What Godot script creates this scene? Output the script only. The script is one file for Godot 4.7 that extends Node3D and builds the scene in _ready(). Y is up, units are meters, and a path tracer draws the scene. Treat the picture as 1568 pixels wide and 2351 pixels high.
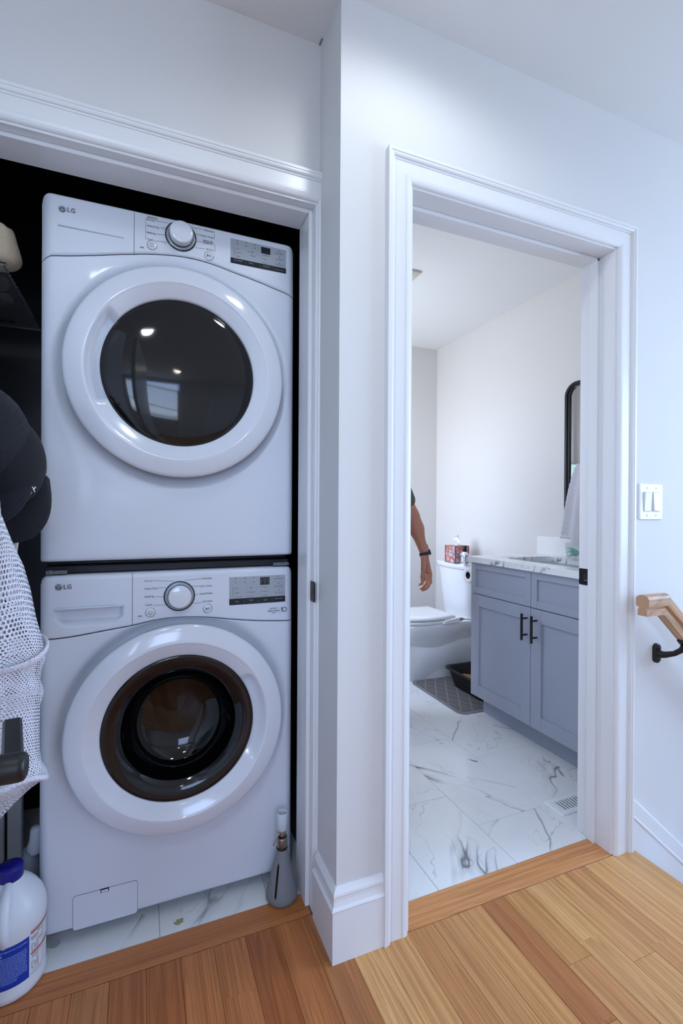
extends Node3D

const FLAT := -1
var M := {}
var used := {}

# ---------- mesh building ----------
class MB:
	var st := SurfaceTool.new()
	func _init():
		st.begin(Mesh.PRIMITIVE_TRIANGLES)
	func vx(p: Vector3, uv: Vector2, g: int):
		st.set_smooth_group(g)
		st.set_uv(uv)
		st.add_vertex(p)
	func tri(a: Vector3, b: Vector3, c: Vector3, g := -1, ua := Vector2.ZERO, ub := Vector2.ZERO, uc := Vector2.ZERO):
		vx(a, ua, g); vx(c, uc, g); vx(b, ub, g)   # given counter-clockwise, stored clockwise
	func quad(a: Vector3, b: Vector3, c: Vector3, d: Vector3, g := -1, ua := Vector2(0, 0), ub := Vector2(1, 0), uc := Vector2(1, 1), ud := Vector2(0, 1)):
		tri(a, b, c, g, ua, ub, uc)
		tri(a, c, d, g, ua, uc, ud)
	func face(pts: Array, from: Vector3, uvf = null):   # a convex flat face turned away from a point
		var n: Vector3 = (pts[1] - pts[0]).cross(pts[2] - pts[0])
		if n.dot(pts[0] - from) < 0:
			pts.reverse()
		for i in range(1, pts.size() - 1):
			if uvf != null:
				tri(pts[0], pts[i], pts[i + 1], -1, uvf.call(pts[0]), uvf.call(pts[i]), uvf.call(pts[i + 1]))
			else:
				tri(pts[0], pts[i], pts[i + 1])
	func box(lo: Vector3, hi: Vector3, b := 0.0, t := Transform3D(), uvf = null):
		var c := t * ((lo + hi) / 2)
		var h := (hi - lo) / 2
		b = minf(b, minf(h.x, minf(h.y, h.z)) * 0.98)
		var o := (lo + hi) / 2
		if b <= 0.0:
			for ax in 3:
				for s in [-1, 1]:
					var pts := []
					for k in [[-1, -1], [1, -1], [1, 1], [-1, 1]]:
						var p := Vector3.ZERO
						p[ax] = h[ax] * s
						p[(ax + 1) % 3] = h[(ax + 1) % 3] * k[0]
						p[(ax + 2) % 3] = h[(ax + 2) % 3] * k[1]
						pts.append(t * (o + p))
					face(pts, c, uvf)
			return
		var at := func(sx, sy, sz, ax) -> Vector3:
			var s := Vector3(sx, sy, sz)
			var p := Vector3(sx * (h.x - b), sy * (h.y - b), sz * (h.z - b))
			p[ax] = s[ax] * h[ax]
			return t * (o + p)
		for ax in 3:
			var u := (ax + 1) % 3
			var w := (ax + 2) % 3
			for s in [-1, 1]:
				var pts := []
				for k in [[-1, -1], [1, -1], [1, 1], [-1, 1]]:
					var q := Vector3.ZERO
					q[ax] = s; q[u] = k[0]; q[w] = k[1]
					pts.append(at.call(q.x, q.y, q.z, ax))
				face(pts, c, uvf)
				for s2 in [-1, 1]:
					var e := []
					for k in [[-1, ax], [1, ax], [1, u], [-1, u]]:
						var q := Vector3.ZERO
						q[ax] = s; q[u] = s2; q[w] = k[0]
						e.append(at.call(q.x, q.y, q.z, k[1]))
					face(e, c, uvf)
		for sx in [-1, 1]:
			for sy in [-1, 1]:
				for sz in [-1, 1]:
					face([at.call(sx, sy, sz, 0), at.call(sx, sy, sz, 1), at.call(sx, sy, sz, 2)], c, uvf)
	func loft(rings: Array, closed := true, cap0 := false, cap1 := false, g := 1, flip := false, su := 1.0, sv := 1.0):
		var m: int = rings[0].size()
		var e := m if closed else m - 1
		var nr := rings.size()
		for i in nr - 1:
			for j in e:
				var k := (j + 1) % m
				var a: Vector3 = rings[i][j]; var b: Vector3 = rings[i][k]; var c: Vector3 = rings[i + 1][k]; var d: Vector3 = rings[i + 1][j]
				var u0 := su * j / e; var u1 := su * (j + 1) / e
				var v0 := sv * i / (nr - 1.0); var v1 := sv * (i + 1) / (nr - 1.0)
				if flip:
					quad(a, d, c, b, g, Vector2(u0, v0), Vector2(u0, v1), Vector2(u1, v1), Vector2(u1, v0))
				else:
					quad(a, b, c, d, g, Vector2(u0, v0), Vector2(u1, v0), Vector2(u1, v1), Vector2(u0, v1))
		for w in [[cap0, 0], [cap1, nr - 1]]:
			if w[0]:
				var r: Array = Array(rings[w[1]])
				var c := Vector3.ZERO
				for p in r: c += p
				c /= m
				for j in m:
					var a: Vector3 = r[j]; var b: Vector3 = r[(j + 1) % m]
					if (w[1] == 0) != flip: tri(c, b, a, -1)
					else: tri(c, a, b, -1)
	func lathe(prof: Array, seg := 32, t := Transform3D(), g := 1, a0 := 0.0, a1 := TAU, cap0 := false, cap1 := false, su := 1.0, sv := 1.0):
		var rings := []
		var whole := absf(a1 - a0 - TAU) < 0.001
		for p in prof:
			var r := []
			for j in (seg if whole else seg + 1):
				var a := a0 + (a1 - a0) * j / seg
				r.append(t * Vector3(p.x * cos(a), p.y, -p.x * sin(a)))
			rings.append(r)
		loft(rings, whole, cap0, cap1, g, false, su, sv)
	func tube(path: Array, rad, seg := 10, caps := true, g := 1, sx := 1.0):
		var rings := []
		var n := path.size()
		var side := Vector3.ZERO
		for i in n:
			var d: Vector3 = (path[mini(i + 1, n - 1)] - path[maxi(i - 1, 0)]).normalized()
			if i == 0:
				side = d.cross(Vector3.UP if absf(d.y) < 0.9 else Vector3.RIGHT).normalized()
			else:
				side = (side - d * side.dot(d)).normalized()
			var up := side.cross(d)
			var rr: float = rad[i] if rad is Array else rad
			var r := []
			for j in seg:
				var a := TAU * j / seg
				r.append(path[i] + (side * cos(a) * sx - up * sin(a)) * rr)
			rings.append(r)
		loft(rings, true, caps, caps, g, true)
	func prism(poly: Array, depth: float, t := Transform3D(), smooth := false, bev := 0.0):   # polygon in x, y; from z = 0 to z = depth
		var pv := PackedVector2Array(poly)
		if Geometry2D.is_polygon_clockwise(pv):
			pv.reverse()
		var n := pv.size()
		var idx := Geometry2D.triangulate_polygon(pv)
		var cap := pv
		if bev > 0.0:
			var off := Geometry2D.offset_polygon(pv, -bev)
			if off.size() == 1 and off[0].size() == n:
				cap = pv.duplicate()
				var o2: PackedVector2Array = off[0]
				for i in n:   # nearest match
					var best := 1e9
					for q in o2:
						if q.distance_to(pv[i]) < best:
							best = q.distance_to(pv[i]); cap[i] = q
				idx = Geometry2D.triangulate_polygon(cap)
			else:
				bev = 0.0
		for k in range(0, idx.size(), 3):
			var a := cap[idx[k]]; var b := cap[idx[k + 1]]; var c := cap[idx[k + 2]]
			if (b - a).cross(c - a) < 0:
				var s := b; b = c; c = s
			tri(t * Vector3(a.x, a.y, depth), t * Vector3(b.x, b.y, depth), t * Vector3(c.x, c.y, depth), -1, a, b, c)
			tri(t * Vector3(a.x, a.y, 0), t * Vector3(c.x, c.y, 0), t * Vector3(b.x, b.y, 0), -1, a, c, b)
		var g := 1 if smooth else -1
		for i in n:
			var a := pv[i]; var b := pv[(i + 1) % n]
			quad(t * Vector3(a.x, a.y, 0), t * Vector3(b.x, b.y, 0), t * Vector3(b.x, b.y, depth - bev), t * Vector3(a.x, a.y, depth - bev), g, a, b, b, a)
			if bev > 0.0:
				var a2 := cap[i]; var b2 := cap[(i + 1) % n]
				quad(t * Vector3(a.x, a.y, depth - bev), t * Vector3(b.x, b.y, depth - bev), t * Vector3(b2.x, b2.y, depth), t * Vector3(a2.x, a2.y, depth), g, a, b, b, a)
	func grid(pts: Array, g := 1, uvs = null, flip := false, hole := Vector2(9, 9), hr := 0.0):   # rows of points
		for i in pts.size() - 1:
			for j in pts[i].size() - 1:
				var a: Vector3 = pts[i][j]; var b: Vector3 = pts[i][j + 1]; var c: Vector3 = pts[i + 1][j + 1]; var d: Vector3 = pts[i + 1][j]
				if hr > 0.0 and Vector2(a.x, a.y).distance_to(hole) < hr and Vector2(c.x, c.y).distance_to(hole) < hr: continue
				var ua := Vector2(j, i); var ub := Vector2(j + 1, i); var uc := Vector2(j + 1, i + 1); var ud := Vector2(j, i + 1)
				if uvs != null:
					ua = uvs.call(j, i); ub = uvs.call(j + 1, i); uc = uvs.call(j + 1, i + 1); ud = uvs.call(j, i + 1)
				if flip: quad(a, d, c, b, g, ua, ud, uc, ub)
				else: quad(a, b, c, d, g, ua, ub, uc, ud)
	func ball(c: Vector3, r: Vector3, seg := 16, g := 1):
		var rings := []
		for i in range(0, seg / 2 + 1):
			var f := -PI / 2 + PI * i / (seg / 2)
			var ring := []
			for j in seg:
				var a := TAU * j / seg
				ring.append(c + Vector3(r.x * maxf(cos(f), 0.001) * cos(a), r.y * sin(f), -r.z * maxf(cos(f), 0.001) * sin(a)))
			rings.append(ring)
		loft(rings, true, false, false, g)
	func text(s: String, c: Vector3, w: float, t := Transform3D(), depth := 0.0006, bold := false, bend = null, h := 0.0):
		var tm := TextMesh.new()
		var f := SystemFont.new()
		f.font_names = PackedStringArray(["Droid Sans"])
		if bold: f.font_weight = 700
		tm.font = f
		tm.text = s
		tm.font_size = 32
		tm.pixel_size = 0.01
		tm.depth = 0.05
		tm.curve_step = 4.0
		var bb := tm.get_aabb()
		var sc := w / maxf(bb.size.x, 0.001)
		var sy := sc if h <= 0.0 else h / maxf(bb.size.y, 0.001)
		var ar := tm.get_mesh_arrays()
		var vs: PackedVector3Array = ar[Mesh.ARRAY_VERTEX]
		var ix = ar[Mesh.ARRAY_INDEX]
		var mid := bb.get_center()
		var q := PackedVector3Array()
		for p in vs:
			var r := Vector3((p.x - mid.x) * sc, (p.y - mid.y) * sy, depth if p.z > mid.z else 0.0) + c
			q.append(bend.call(r) if bend != null else t * r)
		if ix == null or ix.size() == 0:
			for i in q.size(): vx(q[i], Vector2.ZERO, -1)
		else:
			for i in ix: vx(q[i], Vector2.ZERO, -1)
	func mesh() -> ArrayMesh:
		st.generate_normals()
		st.index()
		return st.commit()

# ---------- naming ----------
func numbered(called: String) -> String:
	var n: int = used.get(called, 0)
	used[called] = n + 1
	return called if n == 0 else "%s_%03d" % [called, n]

func tag(o: Node, label: String, category := "", group := "", kind := ""):
	if label: o.set_meta("label", label)
	if category: o.set_meta("category", category)
	if group: o.set_meta("group", group)
	if kind: o.set_meta("kind", kind)

func thing(called: String, label: String, category: String, at := Vector3.ZERO, group := "") -> Node3D:
	var o := Node3D.new()
	o.name = numbered(called)
	add_child(o, true)
	o.position = at
	tag(o, label, category, group)
	return o

func part(called: String, mb, m: Material, parent: Node, label := "") -> MeshInstance3D:
	var o := MeshInstance3D.new()
	o.mesh = mb.mesh() if mb is MB else mb
	o.name = called
	o.material_override = null
	o.set_surface_override_material(0, m)
	parent.add_child(o, true)
	if label: o.set_meta("label", label)
	return o

func single(called: String, mb, m: Material, label: String, category: String, group := "") -> MeshInstance3D:
	var o := part(numbered(called), mb, m, self)
	tag(o, label, category, group)
	return o

func struct(called: String, mb, m: Material, label := "") -> MeshInstance3D:
	var o := part(called, mb, m, self)
	tag(o, label, "", "", "structure")
	return o

func frame_node(called: String, label: String) -> Node3D:
	var o := Node3D.new()
	o.name = called
	add_child(o, true)
	tag(o, label, "", "", "structure")
	return o

# ---------- materials ----------
func mat(c: Color, rough := 0.6, metal := 0.0, coat := 0.0) -> StandardMaterial3D:
	var m := StandardMaterial3D.new()
	m.albedo_color = c
	m.roughness = rough
	m.metallic = metal
	if coat > 0.0:
		m.clearcoat_enabled = true
		m.clearcoat = coat
		m.clearcoat_roughness = 0.05
	return m

func glow(c: Color, e: float) -> StandardMaterial3D:
	var m := mat(c, 0.5)
	m.emission_enabled = true
	m.emission = c
	m.emission_energy_multiplier = e
	return m

func pane(c: Color, alpha: float) -> StandardMaterial3D:
	var m := mat(Color(c.r, c.g, c.b, alpha), 0.02)
	m.transparency = BaseMaterial3D.TRANSPARENCY_ALPHA
	m.cull_mode = BaseMaterial3D.CULL_DISABLED
	return m

func noise_img(w: int, h: int, freq: float, sd: int, oct := 3, ridged := false, warp := 0.0) -> PackedByteArray:
	var n := FastNoiseLite.new()
	n.seed = sd
	n.frequency = freq
	n.noise_type = FastNoiseLite.TYPE_SIMPLEX_SMOOTH
	n.fractal_type = FastNoiseLite.FRACTAL_RIDGED if ridged else FastNoiseLite.FRACTAL_FBM
	n.fractal_octaves = oct
	if warp > 0.0:
		n.domain_warp_enabled = true
		n.domain_warp_amplitude = warp
		n.domain_warp_frequency = freq * 1.7
		n.domain_warp_fractal_octaves = 3
	var im := n.get_image(w, h, false, false, true)
	im.convert(Image.FORMAT_L8)
	return im.get_data()

func stretched(w: int, h: int, hh: int, freq: float, sd: int, oct := 3) -> PackedByteArray:
	var im := Image.create_from_data(w, hh, false, Image.FORMAT_L8, noise_img(w, hh, freq, sd, oct))
	im.resize(w, h, Image.INTERPOLATE_CUBIC)
	return im.get_data()

func wood_texture(sd: int) -> ImageTexture:
	var w := 1024
	var h := 1024
	var big := stretched(w, h, 90, 0.0040, sd, 2)
	var mid := stretched(w, h, 40, 0.02, sd + 1, 2)
	var fine := stretched(w, h, 60, 0.22, sd + 2, 2)
	var ring := PackedFloat32Array()
	for i in 256:
		var f := fposmod(i / 255.0 * 10.0, 1.0)
		ring.append(pow(f, 2.2) if f < 0.86 else (1.0 - f) / 0.14)
	var out := PackedByteArray()
	out.resize(w * h * 3)
	var k := 0
	for i in w * h:
		var v: float = 1.0 - 0.14 * ring[big[i]] - 0.16 * (mid[i] / 255.0 - 0.45)
		var p: float = fine[i] / 255.0
		if p < 0.40: v -= (0.40 - p) * 0.42
		else: v += (p - 0.5) * 0.10
		v = clampf(v, 0.2, 1.1)
		out[k] = int(clampf(v * 232.0, 0, 255))
		out[k + 1] = int(clampf(pow(v, 1.22) * 226.0, 0, 255))
		out[k + 2] = int(clampf(pow(v, 1.5) * 218.0, 0, 255))
		k += 3
	return ImageTexture.create_from_image(Image.create_from_data(w, h, false, Image.FORMAT_RGB8, out))

func marble_texture(sd: int, s: int, strength := 1.0) -> ImageTexture:
	var a := stretched(s, s, s / 3, 0.0030 * 1024 / s, sd, 5)
	var b := stretched(s, s, s / 2, 0.0070 * 1024 / s, sd + 5, 4)
	var mask := noise_img(s, s, 0.0030 * 1024 / s, sd + 9, 2)
	var soft := noise_img(s, s, 0.004 * 1024 / s, sd + 13, 3)
	var la := PackedFloat32Array()
	var lb := PackedFloat32Array()
	for i in 256:   # veins run along a level of each noise, with a soft shoulder on one side
		var e := absf(i - 124.0)
		la.append(pow(clampf(1.0 - e / 3.6, 0, 1), 1.2) + (0.30 * clampf(1.0 - e / 15.0, 0, 1) if i > 124 else 0.0))
		lb.append(pow(clampf(1.0 - absf(i - 140.0) / 3.2, 0, 1), 1.2))
	var out := PackedByteArray()
	out.resize(s * s * 3)
	var k := 0
	for i in s * s:
		var m: float = clampf((mask[i] / 255.0 - 0.42) * 3.5, 0.0, 1.0)
		var d: float = strength * (la[a[i]] * (0.05 + 0.42 * m) + lb[b[i]] * 0.24 * maxf(0.0, m - 0.25)) + 0.05 * maxf(0.0, soft[i] / 255.0 - 0.6)
		out[k] = int(clampf(244.0 * (1.0 - d), 0, 255))
		out[k + 1] = int(clampf(244.0 * (1.0 - d * 0.98), 0, 255))
		out[k + 2] = int(clampf(243.0 * (1.0 - d * 0.94), 0, 255))
		k += 3
	return ImageTexture.create_from_image(Image.create_from_data(s, s, false, Image.FORMAT_RGB8, out))

# ---------- smooth bodies: smooth union of tapered capsules, meshed as surface nets ----------
func blob(mb: MB, bones: Array, cell: float, k: float):
	var lo := Vector3(1e9, 1e9, 1e9)
	var hi := -lo
	for b in bones:
		var r := Vector3.ONE * (maxf(b[2], b[3]) + 3 * cell + k)
		lo = lo.min((b[0] - r).min(b[1] - r))
		hi = hi.max((b[0] + r).max(b[1] + r))
	var n := Vector3i(((hi - lo) / cell).ceil()) + Vector3i.ONE
	var f := PackedFloat32Array()
	f.resize(n.x * n.y * n.z)
	for b in bones:
		var A: Vector3 = b[0]
		var d: Vector3 = b[1] - A
		var dd := maxf(d.length_squared(), 1e-9)
		var sq: Vector3 = b[4] if b.size() > 4 else Vector3.ONE
		var r := Vector3.ONE * (maxf(b[2], b[3]) * maxf(1.0, maxf(sq.x, maxf(sq.y, sq.z))) + 2 * cell + k)
		var i0 := Vector3i(((A.min(b[1]) - r - lo) / cell).floor()).clampi(0, 100000)
		var i1 := Vector3i(((A.max(b[1]) + r - lo) / cell).ceil()).min(n - Vector3i.ONE)
		for z in range(i0.z, i1.z + 1):
			for y in range(i0.y, i1.y + 1):
				var row := (z * n.y + y) * n.x
				for x in range(i0.x, i1.x + 1):
					var p := lo + Vector3(x, y, z) * cell - A
					var t := clampf(p.dot(d) / dd, 0.0, 1.0)
					var q := (p - d * t) / sq
					f[row + x] += exp(-(q.length() - lerpf(b[2], b[3], t)) / k)
	var at := {}
	var off := [Vector3i(0, 0, 0), Vector3i(1, 0, 0), Vector3i(0, 1, 0), Vector3i(1, 1, 0), Vector3i(0, 0, 1), Vector3i(1, 0, 1), Vector3i(0, 1, 1), Vector3i(1, 1, 1)]
	var edges := [[0, 1], [2, 3], [4, 5], [6, 7], [0, 2], [1, 3], [4, 6], [5, 7], [0, 4], [1, 5], [2, 6], [3, 7]]
	var steps := [0, 1, n.x, n.x + 1, n.x * n.y, n.x * n.y + 1, n.x * n.y + n.x, n.x * n.y + n.x + 1]
	for z in n.z - 1:
		for y in n.y - 1:
			for x in n.x - 1:
				var base := (z * n.y + y) * n.x + x
				var c := 0
				for s in steps:
					if f[base + s] > 1.0: c += 1
				if c == 0 or c == 8:
					continue
				var sum := Vector3.ZERO
				var m := 0
				for e in edges:
					var va := -k * log(maxf(f[base + steps[e[0]]], 1e-12))
					var vb := -k * log(maxf(f[base + steps[e[1]]], 1e-12))
					if (va < 0) != (vb < 0):
						var t := va / (va - vb)
						sum += Vector3(off[e[0]]).lerp(Vector3(off[e[1]]), t)
						m += 1
				at[base] = lo + (Vector3(x, y, z) + sum / m) * cell
	var sx := 1
	var sy := n.x
	var sz := n.x * n.y
	for base in at:
		for w in [[sx, sy, sz], [sy, sz, sx], [sz, sx, sy]]:
			var i: int = base
			if i + w[0] >= f.size(): continue
			var inside := f[i] > 1.0
			if inside == (f[i + w[0]] > 1.0): continue
			if not (at.has(i - w[1]) and at.has(i - w[2]) and at.has(i - w[1] - w[2])): continue
			var p0: Vector3 = at[i]; var p1: Vector3 = at[i - w[1]]; var p2: Vector3 = at[i - w[1] - w[2]]; var p3: Vector3 = at[i - w[2]]
			if inside: mb.quad(p0, p1, p2, p3, 1)
			else: mb.quad(p0, p3, p2, p1, 1)

func rrect(x0: float, y0: float, x1: float, y1: float, r: float, n := 5) -> Array:
	var out := []
	for c in [[x1 - r, y0 + r, -PI / 2], [x1 - r, y1 - r, 0.0], [x0 + r, y1 - r, PI / 2], [x0 + r, y0 + r, PI]]:
		for i in n + 1:
			var a: float = c[2] + PI / 2 * i / n
			out.append(Vector2(c[0] + r * cos(a), c[1] + r * sin(a)))
	return out

func ring2(poly: Array, f: Callable) -> Array:
	var out := []
	for p in poly: out.append(f.call(p))
	return out

# ---------- measurements shared by the room and its things ----------
const WZ := -1.150        # hall face of the bathroom wall
const CZ := -1.307        # hall face of the closet wall
const CEIL := 2.495
const RX := 2.25          # right wall of the bathroom
const FZ := -3.39         # far wall of the bathroom
const MX := 0.094         # centre of the washer and the dryer
const MZ := -1.447        # their front
const STAIR := 1.56

func lamp(at: Vector3, e: float, ang: float, col: Color, label: String):
	var t := thing("ceiling_light", label, "ceiling light", at, "recessed ceiling lights")
	var r := MB.new()
	r.lathe([Vector2(0.098, 0.0), Vector2(0.096, -0.006), Vector2(0.082, -0.009), Vector2(0.078, -0.004), Vector2(0.076, 0.0)], 40)
	part("trim_ring", r, M.trim, t)
	var d := MB.new()
	d.lathe([Vector2(0.0, -0.0025), Vector2(0.076, -0.0025), Vector2(0.076, 0.0), Vector2(0.0, 0.0)], 40)
	part("lens", d, glow(col, 2.6), t)
	var l := SpotLight3D.new()
	l.name = "lamp_beam"
	l.light_color = col
	l.light_energy = e
	l.spot_range = 12
	l.spot_angle = ang
	l.spot_angle_attenuation = 0.5
	l.spot_attenuation = 2
	l.light_size = 0.075
	l.shadow_enabled = true
	l.position = Vector3(0, -0.014, 0)
	l.rotation.x = -PI / 2
	t.add_child(l)

func daylight(at: Vector3, toward: Vector3, size: Vector2, e: float, col: Color, nm: String):
	var l := AreaLight3D.new()
	l.name = nm
	l.area_size = size
	l.light_color = col
	l.light_energy = e
	l.shadow_enabled = true
	add_child(l)
	l.look_at_from_position(at, at + toward, Vector3.UP)

func _ready():
	# camera
	var cam := Camera3D.new()
	cam.name = "camera"
	cam.position = Vector3(0, 1.16, 0)
	cam.rotation = Vector3(-0.00311, -0.391355, 0.005705)
	cam.fov = rad_to_deg(2.0 * atan(1175.5 / 1103.875))
	cam.near = 0.05
	cam.far = 60
	add_child(cam)
	cam.current = true
	# sky and exposure
	var we := WorldEnvironment.new()
	we.name = "surroundings"
	var e := Environment.new()
	e.background_mode = Environment.BG_SKY
	var sky := Sky.new()
	var sm := ProceduralSkyMaterial.new()
	sm.sky_top_color = Color(0.45, 0.62, 0.92)
	sm.sky_horizon_color = Color(0.80, 0.88, 0.98)
	sm.ground_horizon_color = Color(0.62, 0.68, 0.72)
	sm.ground_bottom_color = Color(0.40, 0.44, 0.42)
	sm.sky_energy_multiplier = 2.2
	sky.sky_material = sm
	e.sky = sky
	e.tonemap_mode = Environment.TONE_MAPPER_LINEAR
	e.tonemap_exposure = 1.19
	e.sdfgi_enabled = true
	e.ssao_enabled = true
	e.ssil_enabled = true
	we.environment = e
	add_child(we)
	# daylight through the windows: stairwell (right), an added fill window behind the camera, bathroom
	var day := Color(0.74, 0.86, 1.0)
	daylight(Vector3(4.02, 1.50, 0.05), Vector3(-1, 0, 0), Vector2(1.7, 1.6), 7.4, day, "stair_window_light")
	daylight(Vector3(-0.45, 1.82, 2.95), Vector3(0.05, 0, -1), Vector2(1.5, 1.1), 1.7, Color(0.80, 0.88, 1.0), "hall_fill_light")  # base fill from a window added out of view
	daylight(Vector3(0.68, 1.50, -2.80), Vector3(1, 0, 0), Vector2(0.8, 1.0), 1.78, Color(0.90, 0.94, 1.0), "bath_window_light")

	make_materials()
	lamp(Vector3(0.61, CEIL, -0.75), 0.25, 84.0, Color(0.94, 0.97, 1.0), "recessed ceiling light just in front of the closet and the bathroom door")
	lamp(Vector3(-0.2, CEIL, 0.15), 0.70, 86.0, Color(0.86, 0.93, 1.0), "recessed ceiling light set in mid hall to brighten the dryer")  # moved nearer and strengthened to brighten the dryer top
	lamp(Vector3(0.25, CEIL, 2.0), 0.30, 88.0, Color(1.0, 0.95, 0.88), "recessed ceiling light near the added hall window")
	room()
	floors()
	doorways()
	stairs()
	machines()
	vanity()
	bathroom_things()
	toilet()
	closet_things()
	hanging_things()
	hall_things()
	person()

func make_materials():
	M.wall = mat(Color(0.885, 0.88, 0.875), 0.75)
	M.bath_wall = mat(Color(0.87, 0.855, 0.84), 0.75)
	M.ceil = mat(Color(0.91, 0.91, 0.905), 0.85)
	M.trim = mat(Color(0.93, 0.93, 0.935), 0.28)
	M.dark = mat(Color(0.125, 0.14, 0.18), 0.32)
	M.black = mat(Color(0.025, 0.026, 0.03), 0.42)
	M.satin = mat(Color(0.05, 0.052, 0.06), 0.35, 0.3)
	M.machine = mat(Color(0.875, 0.90, 0.945), 0.36, 0.0, 0.15)
	M.ring = mat(Color(0.885, 0.905, 0.945), 0.14, 0.0, 0.6)
	M.gap = mat(Color(0.05, 0.055, 0.065), 0.6)
	M.print = mat(Color(0.30, 0.31, 0.34), 0.6)
	M.logo = mat(Color(0.45, 0.46, 0.49), 0.35, 0.4)
	M.panel_grey = mat(Color(0.66, 0.69, 0.72), 0.04, 0.0, 0.5)
	M.panel_dark = mat(Color(0.10, 0.115, 0.15), 0.08)
	M.band_print = mat(Color(0.55, 0.57, 0.62), 0.5)
	M.chrome = mat(Color(0.78, 0.78, 0.80), 0.12, 1.0)
	M.steel = mat(Color(0.62, 0.60, 0.58), 0.28, 1.0)
	M.cabinet = mat(Color(0.655, 0.675, 0.73), 0.45)
	M.porcelain = mat(Color(0.93, 0.935, 0.94), 0.07, 0.0, 0.6)
	M.white = mat(Color(0.93, 0.93, 0.93), 0.35)
	M.paper = mat(Color(0.95, 0.95, 0.95), 0.9)
	M.mirror = mat(Color(0.90, 0.91, 0.91), 0.02, 1.0)
	M.teal = mat(Color(0.12, 0.80, 0.66), 0.35)
	M.clear = pane(Color(0.93, 0.97, 1.0), 0.10)
	var wt := [wood_texture(3), wood_texture(47)]
	M.planks = []
	var tints := [Color(0.94, 0.704, 0.456), Color(0.90, 0.640, 0.404), Color(0.96, 0.734, 0.484), Color(0.86, 0.581, 0.357), Color(0.92, 0.675, 0.428), Color(0.80, 0.527, 0.315), Color(0.95, 0.724, 0.470), Color(0.91, 0.660, 0.423)]
	tints.append_array([Color(0.76, 0.46, 0.255), Color(0.83, 0.53, 0.31)])  # darker tints for left planks: partly wood tone, partly their shade in the colour
	for i in 10:
		var m := mat(tints[i], 0.34)
		m.albedo_texture = wt[i % 2]
		M.planks.append(m)
	M.threshold = mat(Color(0.96, 0.68, 0.44), 0.34)
	M.threshold.albedo_texture = wt[0]
	M.rail = mat(Color(0.86, 0.70, 0.56), 0.4)
	M.rail.albedo_texture = wt[1]
	var mt := marble_texture(11, 1400, 1.0)
	M.tile = mat(Color(0.985, 0.985, 0.985), 0.13)
	M.tile.albedo_texture = mt
	M.counter = mat(Color(1, 1, 1), 0.12)
	M.counter.albedo_texture = mt
	M.counter.uv1_triplanar = true
	M.counter.uv1_world_triplanar = true
	M.counter.uv1_scale = Vector3(0.75, 0.75, 0.75)
	M.counter.uv1_offset = Vector3(0.13, 0.4, 0.22)
	M.grout = mat(Color(0.62, 0.62, 0.62), 0.9)

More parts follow.
